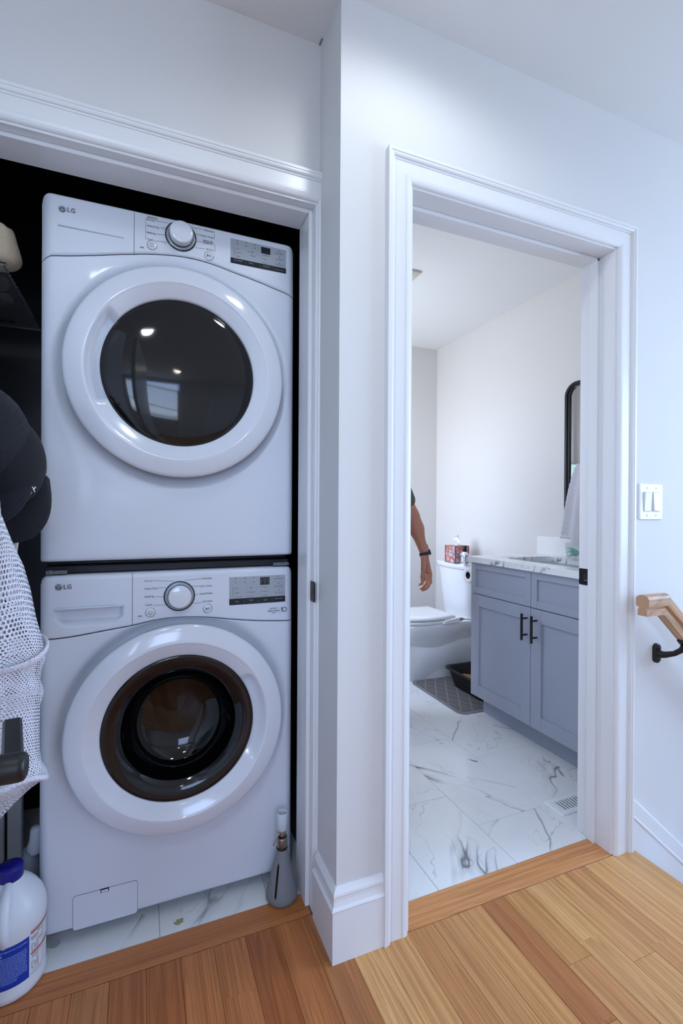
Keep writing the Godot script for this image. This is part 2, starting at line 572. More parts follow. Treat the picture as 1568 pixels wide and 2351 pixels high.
# ---------- the shell ----------
func room():
	# wall with the bathroom door (its left end is the return beside the closet)
	var b := MB.new()
	var B := WZ - 0.135
	b.box(Vector3(0.466, -0.12, B), Vector3(0.662, CEIL, WZ))
	b.box(Vector3(0.466, -0.12, CZ - 0.11), Vector3(0.56, CEIL, B))
	b.box(Vector3(0.662, 2.065, B), Vector3(1.486, CEIL, WZ))
	b.box(Vector3(1.486, -2.6, B), Vector3(4.2, CEIL, WZ))
	struct("wall_front", b, M.wall, "white hall wall around the bathroom doorway")
	# closet wall
	b = MB.new()
	b.box(Vector3(-1.45, -0.12, CZ - 0.11), Vector3(-0.54, CEIL, CZ))
	b.box(Vector3(-0.54, 2.065, CZ - 0.11), Vector3(0.466, CEIL, CZ))
	struct("wall_closet", b, M.wall, "white hall wall above the closet opening")
	# closet inside
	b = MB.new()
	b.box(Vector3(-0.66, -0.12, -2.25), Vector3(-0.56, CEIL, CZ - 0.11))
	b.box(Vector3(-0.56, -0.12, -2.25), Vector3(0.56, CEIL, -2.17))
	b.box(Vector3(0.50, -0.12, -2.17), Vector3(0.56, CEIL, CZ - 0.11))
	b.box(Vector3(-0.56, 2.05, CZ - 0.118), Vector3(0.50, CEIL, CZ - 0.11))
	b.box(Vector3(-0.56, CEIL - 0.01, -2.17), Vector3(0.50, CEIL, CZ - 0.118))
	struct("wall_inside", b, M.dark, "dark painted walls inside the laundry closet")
	# bathroom walls
	b = MB.new()
	b.box(Vector3(RX, -0.12, FZ - 0.1), Vector3(RX + 0.1, CEIL, B))
	struct("wall_right", b, M.bath_wall, "pale bathroom wall behind the vanity and the toilet")
	b = MB.new()
	b.box(Vector3(0.56, -0.12, FZ - 0.1), Vector3(RX, CEIL, FZ))
	struct("wall_back", b, M.bath_wall, "pale far wall of the bathroom")
	b = MB.new()   # bathroom left wall with its window
	b.box(Vector3(0.56, -0.12, FZ), Vector3(0.65, CEIL, -3.26))
	b.box(Vector3(0.56, -0.12, -2.34), Vector3(0.65, CEIL, B))
	b.box(Vector3(0.56, -0.12, -3.26), Vector3(0.65, 0.95, -2.34))
	b.box(Vector3(0.56, 2.08, -3.26), Vector3(0.65, CEIL, -2.34))
	struct("wall_left", b, M.bath_wall, "bathroom wall with the window, opposite the vanity")
	# hall walls behind the camera
	b = MB.new()
	b.box(Vector3(-1.55, -0.12, CZ - 0.1), Vector3(-1.45, CEIL, 3.1))
	struct("wall_side", b, M.wall, "plain hall wall on the left of the hall")
	b = MB.new()
	b.box(Vector3(-1.45, -0.12, 3.0), Vector3(-1.25, CEIL, 3.1))
	b.box(Vector3(0.35, -2.6, 3.0), Vector3(4.2, CEIL, 3.1))
	b.box(Vector3(-1.25, -0.12, 3.0), Vector3(0.35, 1.22, 3.1))
	b.box(Vector3(-1.25, 2.42, 3.0), Vector3(0.35, CEIL, 3.1))
	struct("wall_rear", b, M.wall, "hall wall with the added window opposite the closet")
	b = MB.new()
	b.box(Vector3(4.1, -2.6, B), Vector3(4.2, 0.6, 3.1))
	b.box(Vector3(4.1, 2.4, B), Vector3(4.2, CEIL, 3.1))
	b.box(Vector3(4.1, 0.6, B), Vector3(4.2, 2.4, -0.85))
	b.box(Vector3(4.1, 0.6, 0.95), Vector3(4.2, 2.4, 3.1))
	struct("wall_stair", b, M.wall, "stairwell wall with the window")
	b = MB.new()
	b.box(Vector3(-1.55, CEIL, CZ - 0.11), Vector3(0.466, CEIL + 0.1, 3.1))
	b.box(Vector3(0.466, CEIL, B), Vector3(4.2, CEIL + 0.1, 3.1))
	struct("ceiling", b, M.ceil, "white ceiling of the hall")
	b = MB.new()
	b.box(Vector3(0.46, CEIL, FZ - 0.1), Vector3(RX + 0.1, CEIL + 0.1, B))
	b.box(Vector3(-0.66, CEIL, -2.25), Vector3(0.46, CEIL + 0.1, CZ - 0.11))
	struct("ceiling_bathroom", b, M.ceil, "white ceiling of the bathroom")
	window_in("window_1", Transform3D(Basis(Vector3(0, -0.12, 1), Vector3.UP, Vector3(-1, -0.12, 0)), Vector3(4.15, 0.6, -0.85)), 1.8, 1.8, "stairwell window")
	window_in("added_window_2", Transform3D(Basis(Vector3(1, -0.12, 0), Vector3.UP, Vector3(0, -0.12, 1)), Vector3(-1.25, 1.22, 3.05)), 1.6, 1.2, "unseen hall window added for fill opposite the closet")
	window_in("window_3", Transform3D(Basis(Vector3(0, -0.12, 1), Vector3.UP, Vector3(-1, -0.12, 0)), Vector3(0.605, 0.95, -3.26)), 0.92, 1.13, "bathroom window")

func window_in(called: String, t: Transform3D, w: float, h: float, label: String):
	var n := frame_node(called, label)
	var b := MB.new()
	for q in [[0.0, 0.0, w, 0.05], [0.0, h - 0.05, w, h], [0.0, 0.05, 0.05, h - 0.05], [w - 0.05, 0.05, w, h - 0.05], [0.05, h / 2 - 0.02, w - 0.05, h / 2 + 0.02]]:
		b.box(Vector3(q[0], q[1], -0.03), Vector3(q[2], q[3], 0.03), 0.004, t)
	part("window_frame", b, M.trim, n)
	b = MB.new()
	b.box(Vector3(0.05, 0.05, -0.003), Vector3(w - 0.05, h - 0.05, 0.003), 0.0, t)
	part("pane", b, M.clear, n)

const BASE := [Vector2(0, 0.016), Vector2(0.132, 0.016), Vector2(0.136, 0.0185), Vector2(0.140, 0.0165), Vector2(0.144, 0.0135), Vector2(0.155, 0.0112), Vector2(0.164, 0.0108), Vector2(0.168, 0.0125), Vector2(0.174, 0.0115), Vector2(0.182, 0.0065), Vector2(0.187, 0.004), Vector2(0.187, 0)]

# a moulding along a floor path; out is the side away from the wall
func moulding(prof: Array, path: Array, mit: Array) -> MB:
	var b := MB.new()
	var rings := []
	for i in path.size():
		var r := []
		for p in prof: r.append(path[i] + Vector3(0, p.x, 0) + mit[i] * p.y)
		rings.append(r)
	for i in rings.size() - 1:
		for j in prof.size() - 1:
			b.quad(rings[i][j], rings[i][j + 1], rings[i + 1][j + 1], rings[i + 1][j], -1)
	for w in [0, rings.size() - 1]:
		var poly := PackedVector2Array()
		for p in prof: poly.append(p)
		poly.append(Vector2(0, 0))
		var ids := Geometry2D.triangulate_polygon(poly)
		for k in range(0, ids.size(), 3):
			var v := []
			for q in 3:
				var p: Vector2 = poly[ids[k + q]]
				v.append(path[w] + Vector3(0, p.x, 0) + mit[w] * p.y)
			b.tri(v[0], v[1], v[2], -1)
	return b

func floors():
	# hall: subfloor with oak planks
	var n := frame_node("floor", "oak plank floor of the hall")
	var b := MB.new()
	b.box(Vector3(-1.55, -0.12, CZ - 0.02), Vector3(0.466, -0.016, 3.05))
	b.box(Vector3(0.466, -0.12, WZ - 0.02), Vector3(STAIR - 0.03, -0.016, 3.05))
	b.box(Vector3(STAIR - 0.03, -0.12, 0.05), Vector3(4.15, -0.016, 3.05))
	part("subfloor", b, M.grout, n)
	var rng := RandomNumberGenerator.new()
	rng.seed = 5
	var first := 0.095 - 0.083 * 19
	var nosing := STAIR - 0.082
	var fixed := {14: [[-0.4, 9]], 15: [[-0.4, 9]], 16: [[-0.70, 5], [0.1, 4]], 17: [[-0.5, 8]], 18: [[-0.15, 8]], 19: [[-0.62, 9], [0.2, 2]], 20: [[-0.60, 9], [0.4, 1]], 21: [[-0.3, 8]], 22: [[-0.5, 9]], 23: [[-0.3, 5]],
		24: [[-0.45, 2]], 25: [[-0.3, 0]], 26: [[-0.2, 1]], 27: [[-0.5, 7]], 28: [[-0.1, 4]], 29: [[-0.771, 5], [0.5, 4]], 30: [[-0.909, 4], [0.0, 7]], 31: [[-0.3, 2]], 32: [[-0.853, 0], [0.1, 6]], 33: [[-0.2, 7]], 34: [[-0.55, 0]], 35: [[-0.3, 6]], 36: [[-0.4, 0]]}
	for i in 37:
		var x0 := first + 0.083 * i
		var x1 := minf(x0 + 0.083, nosing)
		if x0 > nosing - 0.004: break
		var z: float = (CZ + 0.003) if x0 < 0.45 else (WZ + 0.002)
		if x0 < -1.47: continue
		var cuts: Array = fixed.get(i, [])
		var k := 0
		while z < 3.0:
			var z1: float = z + rng.randf_range(0.7, 1.5)
			var m := rng.randi() % 8
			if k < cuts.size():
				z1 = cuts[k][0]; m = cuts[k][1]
			z1 = minf(z1, 3.0)
			var uo := rng.randf()
			var vo := rng.randf()
			var flip := -1.0 if rng.randf() < 0.5 else 1.0
			var p := MB.new()
			p.box(Vector3(x0 + 0.0003, -0.016, z + 0.0003), Vector3(x1 - 0.0003, 0.0, z1 - 0.0003), 0.0007, Transform3D(), func(q): return Vector2(uo + flip * q.x / 0.42, vo + (q.z - q.y) / 1.7))
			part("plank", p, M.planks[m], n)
			z = z1
			k += 1
	# planks by the landing behind the stairs
	for i in 30:
		var x0 := STAIR + 0.083 * i
		var p := MB.new()
		var uo := rng.randf()
		p.box(Vector3(x0 + 0.0003, -0.016, 0.05), Vector3(x0 + 0.0827, 0, 3.0), 0.0007, Transform3D(), func(q): return Vector2(uo + q.x / 0.42, uo * 3.0 + q.z / 1.7))
		part("plank", p, M.planks[rng.randi() % 8], n)
	var ns := MB.new()   # bullnosed board along the head of the stairs
	var prof := [Vector2(nosing, -0.016), Vector2(nosing, 0.0)]
	for i in 9:
		var a := PI / 2 - PI * i / 8
		prof.append(Vector2(STAIR + 0.0, -0.012) + Vector2(cos(a), sin(a)) * 0.012)
	ns.prism(prof, 0.05 - WZ - 0.002, Transform3D(Basis(), Vector3(0, 0, WZ + 0.002)), false)
	part("nosing", ns, M.planks[6], n)
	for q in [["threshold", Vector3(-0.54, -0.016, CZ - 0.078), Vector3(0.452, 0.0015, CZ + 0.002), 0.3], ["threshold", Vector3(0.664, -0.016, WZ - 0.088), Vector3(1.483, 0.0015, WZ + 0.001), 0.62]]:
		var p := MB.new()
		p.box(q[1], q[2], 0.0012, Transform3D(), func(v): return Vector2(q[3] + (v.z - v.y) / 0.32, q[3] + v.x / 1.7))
		part(q[0], p, M.threshold if q[3] > 0.5 else M.planks[9], n)  # closet threshold takes one of the shade-darkened left plank tints
	# bathroom and closet: marble tiles
	n = frame_node("floor_bathroom", "marble tile floor of the bathroom")
	b = MB.new()
	b.box(Vector3(0.56, -0.12, FZ), Vector3(RX, -0.0015, WZ - 0.088))
	part("tile_bed", b, M.grout, n)
	tiles(n, 0.654, RX, FZ, WZ - 0.089, 0.841 - 0.305 * 2, {0: 0.15, 1: -0.45, 2: -1.643, 3: -1.445, 4: -1.849, 5: -1.60, 6: -1.445, 7: -1.9}, rng)
	n = frame_node("floor_closet", "marble tile floor of the closet")
	b = MB.new()
	b.box(Vector3(-0.56, -0.12, -2.17), Vector3(0.50, -0.0015, CZ - 0.079))
	part("tile_bed", b, M.grout, n)
	tiles(n, -0.56, 0.50, -2.17, CZ - 0.08, 0.037 - 0.3 * 2, {0: -1.9, 1: -1.75, 2: -1.85, 3: -1.7, 4: -2.0}, rng)
	# baseboards
	var px := 0.466
	var path := [Vector3(px, 0, CZ + 0.017), Vector3(px, 0, WZ), Vector3(0.598, 0, WZ)]
	var mit := [Vector3(-1, 0, 0), Vector3(-1, 0, 1), Vector3(0, 0, 1)]
	struct("baseboard_front", moulding(BASE, path, mit), M.trim, "white baseboard round the corner between closet and bathroom door")
	struct("baseboard_right", moulding(BASE, [Vector3(RX, 0, FZ), Vector3(RX, 0, WZ - 0.135)], [Vector3(-1, 0, 0), Vector3(-1, 0, 0)]), M.trim, "white baseboard along the bathroom wall behind the toilet")
	struct("baseboard_back", moulding(BASE, [Vector3(0.65, 0, FZ), Vector3(RX, 0, FZ)], [Vector3(0, 0, 1), Vector3(0, 0, 1)]), M.trim, "white baseboard along the far bathroom wall")

func tiles(n: Node3D, xa: float, xb: float, za: float, zb: float, x0: float, joints: Dictionary, rng: RandomNumberGenerator):
	for i in 9:
		var l := x0 + 0.305 * i
		var r := l + 0.305
		var z: float = joints.get(i, -1.5)
		while z > za: z -= 0.61
		while z < zb:
			var lo := Vector3(maxf(l, xa) + 0.0008, -0.009, maxf(z, za) + 0.0008)
			var hi := Vector3(minf(r, xb) - 0.0008, 0.0, minf(z + 0.61, zb) - 0.0008)
			if hi.x > lo.x + 0.004 and hi.z > lo.z + 0.004:
				var o := Vector2(rng.randf(), rng.randf())
				var p := MB.new()
				var fl := -1.0 if rng.randf() < 0.4 else 1.0
				p.box(lo, hi, 0.0006, Transform3D(), func(q): return o + Vector2((q.x - q.y) * fl, q.z).rotated(0.62) / 1.7)
				part("floor_tile", p, M.tile, n)
			z += 0.61

const CASE := [Vector2(0, 0), Vector2(0, 0.0055), Vector2(0.003, 0.0090), Vector2(0.008, 0.0115), Vector2(0.014, 0.0128), Vector2(0.019, 0.0130), Vector2(0.021, 0.0112), Vector2(0.051, 0.0112), Vector2(0.0515, 0.0095), Vector2(0.0545, 0.0095), Vector2(0.055, 0.0120), Vector2(0.0595, 0.0125), Vector2(0.0605, 0.0165), Vector2(0.064, 0.0185), Vector2(0.069, 0.0188), Vector2(0.0695, 0.0205), Vector2(0.077, 0.0205), Vector2(0.078, 0.0195), Vector2(0.078, 0)]

# one board of a door casing between two mitred ends: inner edge a-b, outward directions there
func casing(a: Vector3, b: Vector3, oa: Vector3, ob: Vector3, most := 1.0) -> MB:
	var m := MB.new()
	var ra := []
	var rb := []
	for p in CASE:
		var u := minf(p.x, most)
		ra.append(a + oa * u + Vector3(0, 0, p.y))
		rb.append(b + ob * u + Vector3(0, 0, p.y))
	for j in CASE.size() - 1:
		m.quad(ra[j], ra[j + 1], rb[j + 1], rb[j], -1)
	m.quad(ra[-1], ra[0], rb[0], rb[-1], -1)
	return m

func doorway(called: String, label: String, x0: float, x1: float, top: float, z: float, back: float, right_most := 1.0, left_on := true) -> Node3D:
	var n := frame_node(called, label)
	var ci := 0.006
	if left_on:
		part("casing_leg", casing(Vector3(x0 - ci, 0, z), Vector3(x0 - ci, top + ci, z), Vector3(-1, 0, 0), Vector3(-1, 1, 0)), M.trim, n)
	part("casing_leg", casing(Vector3(x1 + ci, 0, z), Vector3(x1 + ci, top + ci, z), Vector3(1, 0, 0), Vector3(1, 1, 0), right_most), M.trim, n)
	var hb := Vector3(x1 + ci, top + ci, z)
	var h := casing(Vector3(x0 - ci, top + ci, z), hb, Vector3(-1, 1, 0), Vector3(1, 1, 0)) if right_most > 0.5 else casing(Vector3(x0 - ci, top + ci, z), Vector3(0.466, top + ci, z), Vector3(-1, 1, 0), Vector3(0, 1, 0))
	part("casing_head", h, M.trim, n)
	# jambs, stops
	for s in [[x0 - 0.019, x0], [x1, x1 + 0.019]]:
		var b := MB.new()
		b.box(Vector3(s[0], 0.001, back), Vector3(s[1], top, z + 0.0005), 0.001)
		part("jamb", b, M.trim, n)
	var t := MB.new()
	t.box(Vector3(x0 - 0.019, top, back), Vector3(x1 + 0.019, top + 0.019, z + 0.0005), 0.001)
	part("head_jamb", t, M.trim, n)
	return n

func doorways():
	# bathroom
	var back := WZ - 0.137
	var n := doorway("door_1", "white bathroom door frame with black strike plate", 0.681, 1.467, 2.044, WZ, back)
	for s in [[0.681, 0.692], [1.456, 1.467]]:
		var b := MB.new()
		b.box(Vector3(s[0], 0.001, WZ - 0.092), Vector3(s[1], 2.044, WZ - 0.060), 0.002)
		part("door_stop", b, M.trim, n)
	var h := MB.new()
	h.box(Vector3(0.681, 2.033, WZ - 0.092), Vector3(1.467, 2.044, WZ - 0.060), 0.002)
	part("door_stop", h, M.trim, n)
	strike(n, Transform3D(Basis(Vector3(0, 0, 1), Vector3.UP, Vector3(-1, 0, 0)), Vector3(1.467, 0.927, WZ - 0.1165)))
	var sl := MB.new()   # its leaf, folded back against the bathroom's left wall
	sl.box(Vector3(0.686, 0.012, WZ - 0.145 - 0.775), Vector3(0.721, 2.036, WZ - 0.140), 0.002)
	part("door_slab", sl, M.trim, n)
	# closet
	n = doorway("door_2", "white closet door frame beside the washer and dryer", -0.52, 0.4545, 2.036, CZ, CZ - 0.118, 0.012, true)
	for s in [[-0.52, -0.509], [0.4425, 0.4545]]:
		var b := MB.new()
		b.box(Vector3(s[0], 0.001, CZ - 0.118), Vector3(s[1], 2.036, CZ - 0.026), 0.002)
		part("door_stop", b, M.trim, n)
	h = MB.new()
	h.box(Vector3(-0.509, 2.025, CZ - 0.118), Vector3(0.4425, 2.036, CZ - 0.026), 0.002)
	part("door_stop", h, M.trim, n)
	strike(n, Transform3D(Basis(Vector3(0, 0, 1), Vector3.UP, Vector3(-1, 0, 0)), Vector3(0.4540, 0.926, CZ - 0.005)))
	# rear doorway, seen only as a reflection in the machine doors
	n = doorway("door_3", "white doorway across the hall", 0.72, 1.48, 2.04, -3.0 + 0.0, -3.02)
	n.transform = Transform3D(Basis(Vector3.UP, PI), Vector3(1.9, 0, 0))
	var s := MB.new()
	s.box(Vector3(0.72, 0.004, -3.016), Vector3(1.48, 2.04, -3.002), 0.003)
	part("door_slab", s, M.trim, n)

func strike(n: Node3D, t: Transform3D):
	var b := MB.new()   # plate with an opening, lying on the jamb: x along the wall, y up, z out
	b.prism(rrect(-0.018, -0.029, 0.020, 0.029, 0.004), 0.0022, t)
	var p := part("strike_plate", b, M.satin, n)
	b = MB.new()
	b.prism(rrect(0.000, -0.012, 0.019, 0.012, 0.002), 0.0026, t)
	part("latch_hole", b, M.black, p)
	b = MB.new()
	b.box(Vector3(0.004, -0.013, 0.0022), Vector3(0.0195, -0.0115, 0.004), 0.0004, t)
	part("latch_lip", b, M.chrome, p)

func stairs():
	var n := frame_node("floor_stairs", "oak stairs going down beside the bathroom door")
	for i in 9:
		var x := STAIR - 0.012 + 0.215 * i
		var y := -0.19 * (i + 1)
		var b := MB.new()
		b.box(Vector3(x + 0.002, y - 0.0, WZ + 0.022), Vector3(x + 0.02, y + 0.19 - 0.03, 0.04))
		part("riser", b, M.trim, n)
		b = MB.new()
		b.box(Vector3(x + 0.02, y - 0.028, WZ + 0.022), Vector3(x + 0.25, y, 0.04), 0.006, Transform3D(), func(q): return Vector2(q.x / 0.42 + i * 0.3, (q.z - q.y) / 1.7))
		part("tread", b, M.planks[i % 8], n)
	var g := MB.new()
	g.box(Vector3(STAIR, -2.6, 0.04), Vector3(4.1, 0.0, 0.06))
	g.box(Vector3(STAIR, 0.0, 0.03), Vector3(4.1, 0.9, 0.09))
	struct("wall_knee", g, M.wall, "knee wall on the open side of the stairs")
	g = MB.new()
	g.box(Vector3(1.4, -2.7, WZ - 0.1), Vector3(4.2, -2.6, 3.1))
	struct("floor_lower", g, M.grout, "floor at the foot of the stairs")
	# skirt board following the stairs
	var b := MB.new()
	var x0 := 1.5385
	var sl := -0.882
	b.prism([Vector2(x0, 0.187 + 0.004), Vector2(3.4, 0.187 + sl * (3.4 - x0 - 0.012)), Vector2(3.4, -2.4), Vector2(x0, -2.4)], 0.014, Transform3D(Basis(), Vector3(0, 0, WZ)))
	var rings := []
	for q in [[x0, 0.200], [3.4, 0.200 + sl * (3.4 - x0)]]:
		var r := []
		for p in [Vector2(-0.075, 0.014), Vector2(-0.068, 0.0165), Vector2(-0.062, 0.0145), Vector2(-0.052, 0.0105), Vector2(-0.025, 0.010), Vector2(-0.018, 0.012), Vector2(-0.010, 0.009), Vector2(0.0, 0.004), Vector2(0.0, 0.0)]:
			r.append(Vector3(q[0], q[1] + p.x, WZ + p.y + 0.0005))
		rings.append(r)
	b.loft(rings, false, false, false, -1, true)
	struct("trim_1", b, M.trim, "white skirt board running down beside the stairs")

# ---------- washer and dryer ----------
func bound(pts: Array, x: float) -> float:
	for i in pts.size() - 1:
		if x <= pts[i + 1].x or i == pts.size() - 2:
			var t: float = clampf((x - pts[i].x) / (pts[i + 1].x - pts[i].x), 0.0, 1.0)
			var p0: Vector2 = pts[maxi(i - 1, 0)]; var p3: Vector2 = pts[mini(i + 2, pts.size() - 1)]
			return cubic_interpolate(pts[i].y, pts[i + 1].y, p0.y, p3.y, t)
	return pts[-1].y

const HW := 0.343

func front_z(x: float, y: float, y0: float, y1: float, dc: Vector2, dish: float) -> float:
	var z := 0.0
	var r := 0.028
	var dx := HW - absf(x)
	if dx < r: z -= r - sqrt(maxf(0.0, r * r - (r - dx) * (r - dx)))
	var rb := 0.010
	for d in [y - y0, y1 - y]:
		if d < rb: z -= rb - sqrt(maxf(0.0, rb * rb - (rb - d) * (rb - d)))
	if dish > 0.0:
		var q := Vector2(x, y).distance_to(dc)
		z -= dish * (1.0 - smoothstep(0.292, 0.318, q))
	return z

func columns_x() -> Array:
	var xs := []
	for i in 9: xs.append(-HW + 0.028 * (1.0 - cos(PI / 2 * i / 8)))
	for i in range(1, 48): xs.append(lerpf(-HW + 0.028, HW - 0.028, i / 48.0))
	for i in 9: xs.append(HW - 0.028 * (1.0 - sin(PI / 2 * i / 8)))
	return xs

func machine(called: String, label: String, cat: String, y0: float, y1: float, edge: Array, dc: Vector2, is_dryer: bool) -> Node3D:
	var t := thing(called, label, cat, Vector3(MX, 0.0, MZ))
	# body
	var b := MB.new()
	if is_dryer:
		b.box(Vector3(-HW, y0 + 0.004, -0.70), Vector3(HW, y1 - 0.004, -0.099), 0.003)
		b.box(Vector3(-HW, y0 + 0.004, -0.099), Vector3(HW, y1 - 0.024, -0.0275))
	else:   # open behind the door, so the glass bowl can reach inside
		b.box(Vector3(-HW, y0 + 0.004, -0.70), Vector3(HW, y1 - 0.004, -0.13), 0.003)
		for q in [[-HW, y0 + 0.004, HW, dc.y - 0.26], [-HW, dc.y + 0.26, HW, y1 - 0.024], [-HW, dc.y - 0.26, dc.x - 0.26, dc.y + 0.26], [dc.x + 0.26, dc.y - 0.26, HW, dc.y + 0.26]]:
			b.box(Vector3(q[0], q[1], -0.13), Vector3(q[2], q[3], -0.0275))
	for sx in ([] if is_dryer else [-1, 1]):
		for z in [-0.08, -0.64]:
			b.lathe([Vector2(0.0, 0.0), Vector2(0.025, 0.0), Vector2(0.022, 0.02), Vector2(0.018, 0.045)], 12, Transform3D(Basis(), Vector3(sx * 0.29, y0 - 0.036, z)))
	part("cabinet", b, M.machine, t)
	# pressed front panel with a shallow dish round the door
	var xs := columns_x()
	var rows := []
	for i in 61:
		var row := []
		for x in xs:
			var v := i / 60.0
			var yb := bound(edge, x) - 0.0013
			var y: float
			if i <= 4: y = y0 + 0.010 * (1.0 - cos(PI / 2 * i / 4.0))
			elif i >= 58: y = yb - 0.003 * (60 - i) / 2.0
			else: y = lerpf(y0 + 0.010, yb - 0.003, (i - 4) / 54.0)
			var z := front_z(x, y, y0, 9.0, dc, 0.015)
			if i == 60: z -= 0.004
			row.append(Vector3(x, y, z))
		rows.append(row)
	b = MB.new()
	b.grid(rows, 1, null, false, dc if not is_dryer else Vector2(9, 9), 0.262)
	part("front_panel", b, M.machine, t)
	# control panel
	if not is_dryer:
		xs = []
		for i in 9: xs.append(-HW + 0.028 * (1.0 - cos(PI / 2 * i / 8)))
		for i in range(1, 150): xs.append(lerpf(-HW + 0.028, HW - 0.028, i / 150.0))
		for i in 9: xs.append(HW - 0.028 * (1.0 - sin(PI / 2 * i / 8)))
	var nv := 24 if is_dryer else 60
	var n1 := nv - 4
	var rr := 0.007 if is_dryer else 0.012
	rows = []
	for i in nv + 1:
		var row := []
		for x in xs:
			var yb := bound(edge, x) + 0.0013
			var dx := HW - absf(x)
			var yt := y1
			if dx < 0.02: yt -= 0.02 - sqrt(maxf(0.0, 0.0004 - (0.02 - dx) * (0.02 - dx)))
			var y: float
			if i == 0: y = yb
			elif i >= n1: y = yt - rr * (1.0 - sin(PI / 2 * (i - n1) / 4.0))
			else: y = lerpf(yb + 0.002, yt - rr, (i - 1) / (n1 - 1.0))
			var z := front_z(x, y, -9.0, 9.0, dc, 0.0) - 0.035 * (y - yb)
			if i == 0: z -= 0.004
			if i >= n1: z -= rr * (1.0 - cos(PI / 2 * (i - n1) / 4.0))
			if not is_dryer and y < 0.897 and y > 0.842: z -= scoop(Vector2(x, y))
			row.append(Vector3(x, y, z))
		rows.append(row)
	b = MB.new()
	b.grid(rows, 1)
	var last: Array = rows[-1]
	var backs := []
	for p in last: backs.append(Vector3(p.x, p.y, -0.10))
	b.grid([last, backs], 1)
	var panel := part("control_panel", b, M.machine, t)
	return t

func scoop(p: Vector2) -> float:   # pressed pocket of the detergent drawer
	var u := absf(p.x + 0.2245)
	var v := (0.8955 - p.y) / 0.052
	var w := 0.081 if v < 0.4 else 0.081 - 0.030 * pow((v - 0.4) / 0.6, 2.0)
	return 0.019 * smoothstep(w, w - 0.007, u) * (1.0 - smoothstep(0.55, 1.0, v)) * smoothstep(-0.02, 0.04, v)

# z on the control panel
func pz(edge: Array, p: Vector2) -> float:
	return -0.035 * (p.y - bound(edge, p.x)) + 0.0004

func machine_door(t: Node3D, dc: Vector2, handle_at: float, is_dryer: bool):
	var d := Node3D.new()
	d.name = "door"
	d.position = Vector3(dc.x, dc.y, 0)
	t.add_child(d, true)
	# rim: profile radius -> height, with a scooped grip
	var prof := [Vector2(0.262, 0.010), Vector2(0.266, 0.0295), Vector2(0.286, 0.0298), Vector2(0.2895, 0.0302), Vector2(0.2906, 0.0315), Vector2(0.2908, 0.0350), Vector2(0.2900, 0.0385), Vector2(0.2875, 0.0418), Vector2(0.2835, 0.0440), Vector2(0.2770, 0.0462), Vector2(0.265, 0.0495), Vector2(0.253, 0.0522), Vector2(0.2450, 0.0536), Vector2(0.2430, 0.0537), Vector2(0.2416, 0.0530), Vector2(0.2402, 0.0518), Vector2(0.236, 0.0500), Vector2(0.228, 0.0462), Vector2(0.218, 0.0410), Vector2(0.210, 0.0365), Vector2(0.206, 0.0340), Vector2(0.2040, 0.0320), Vector2(0.2032, 0.020)]
	var rows := []
	for p in prof:
		var r := []
		for j in 160:
			var a := TAU * j / 160
			var da := absf(wrapf(a - handle_at, -PI, PI))
			var h := 1.0 - smoothstep(0.50, 0.58, da)
			var z: float = p.y
			if p.x < 0.2375 and p.x > 0.204:
				z -= h * 0.030 * smoothstep(0.2375, 0.2260, p.x) * (1.0 if is_dryer else 0.8)
			r.append(Vector3(p.x * cos(a), p.x * sin(a), z))
		rows.append(r)
	var b := MB.new()
	b.loft(rows, true, false, false, 1)
	part("door_rim", b, M.ring, d)
	b = MB.new()
	var toz := Transform3D(Basis(Vector3.RIGHT, PI / 2), Vector3.ZERO)
	b.lathe([Vector2(0.262, -0.018), Vector2(0.2805, -0.017), Vector2(0.2785, 0.0292), Vector2(0.264, 0.0292)], 80, toz)
	part("door_gap_collar", b, M.gap, d)  # near-black collar: shade of the gap behind the rim put into its colour
	# glass
	b = MB.new()
	var gp := []
	for i in 13:
		var q := i / 12.0
		gp.append(Vector2(0.2045 * sin(q * PI / 2) + (0.0005 if i == 0 else 0.0), 0.024 + (0.024 if is_dryer else 0.012) * cos(q * PI / 2)))
	gp.reverse()
	if not is_dryer:
		gp = [Vector2(0.2045, 0.020), Vector2(0.2040, 0.0300), Vector2(0.2010, 0.0325), Vector2(0.1930, 0.0320), Vector2(0.1800, 0.0290), Vector2(0.1690, 0.0245), Vector2(0.1600, 0.0180), Vector2(0.1545, 0.0130)]
	b.lathe(gp, 80, toz)
	var g := part("door_glass", b, M.dryer_glass if is_dryer else M.washer_glass, d)
	if is_dryer:
		return
	b = MB.new()   # the bowl of the glass, set back behind its bevelled edge
	b.lathe([Vector2(0.001, -0.088), Vector2(0.06, -0.086), Vector2(0.105, -0.075), Vector2(0.132, -0.052), Vector2(0.147, -0.020), Vector2(0.153, 0.010), Vector2(0.1545, 0.0135)], 80, toz)
	part("glass_bowl", b, M.bowl_glass, d)

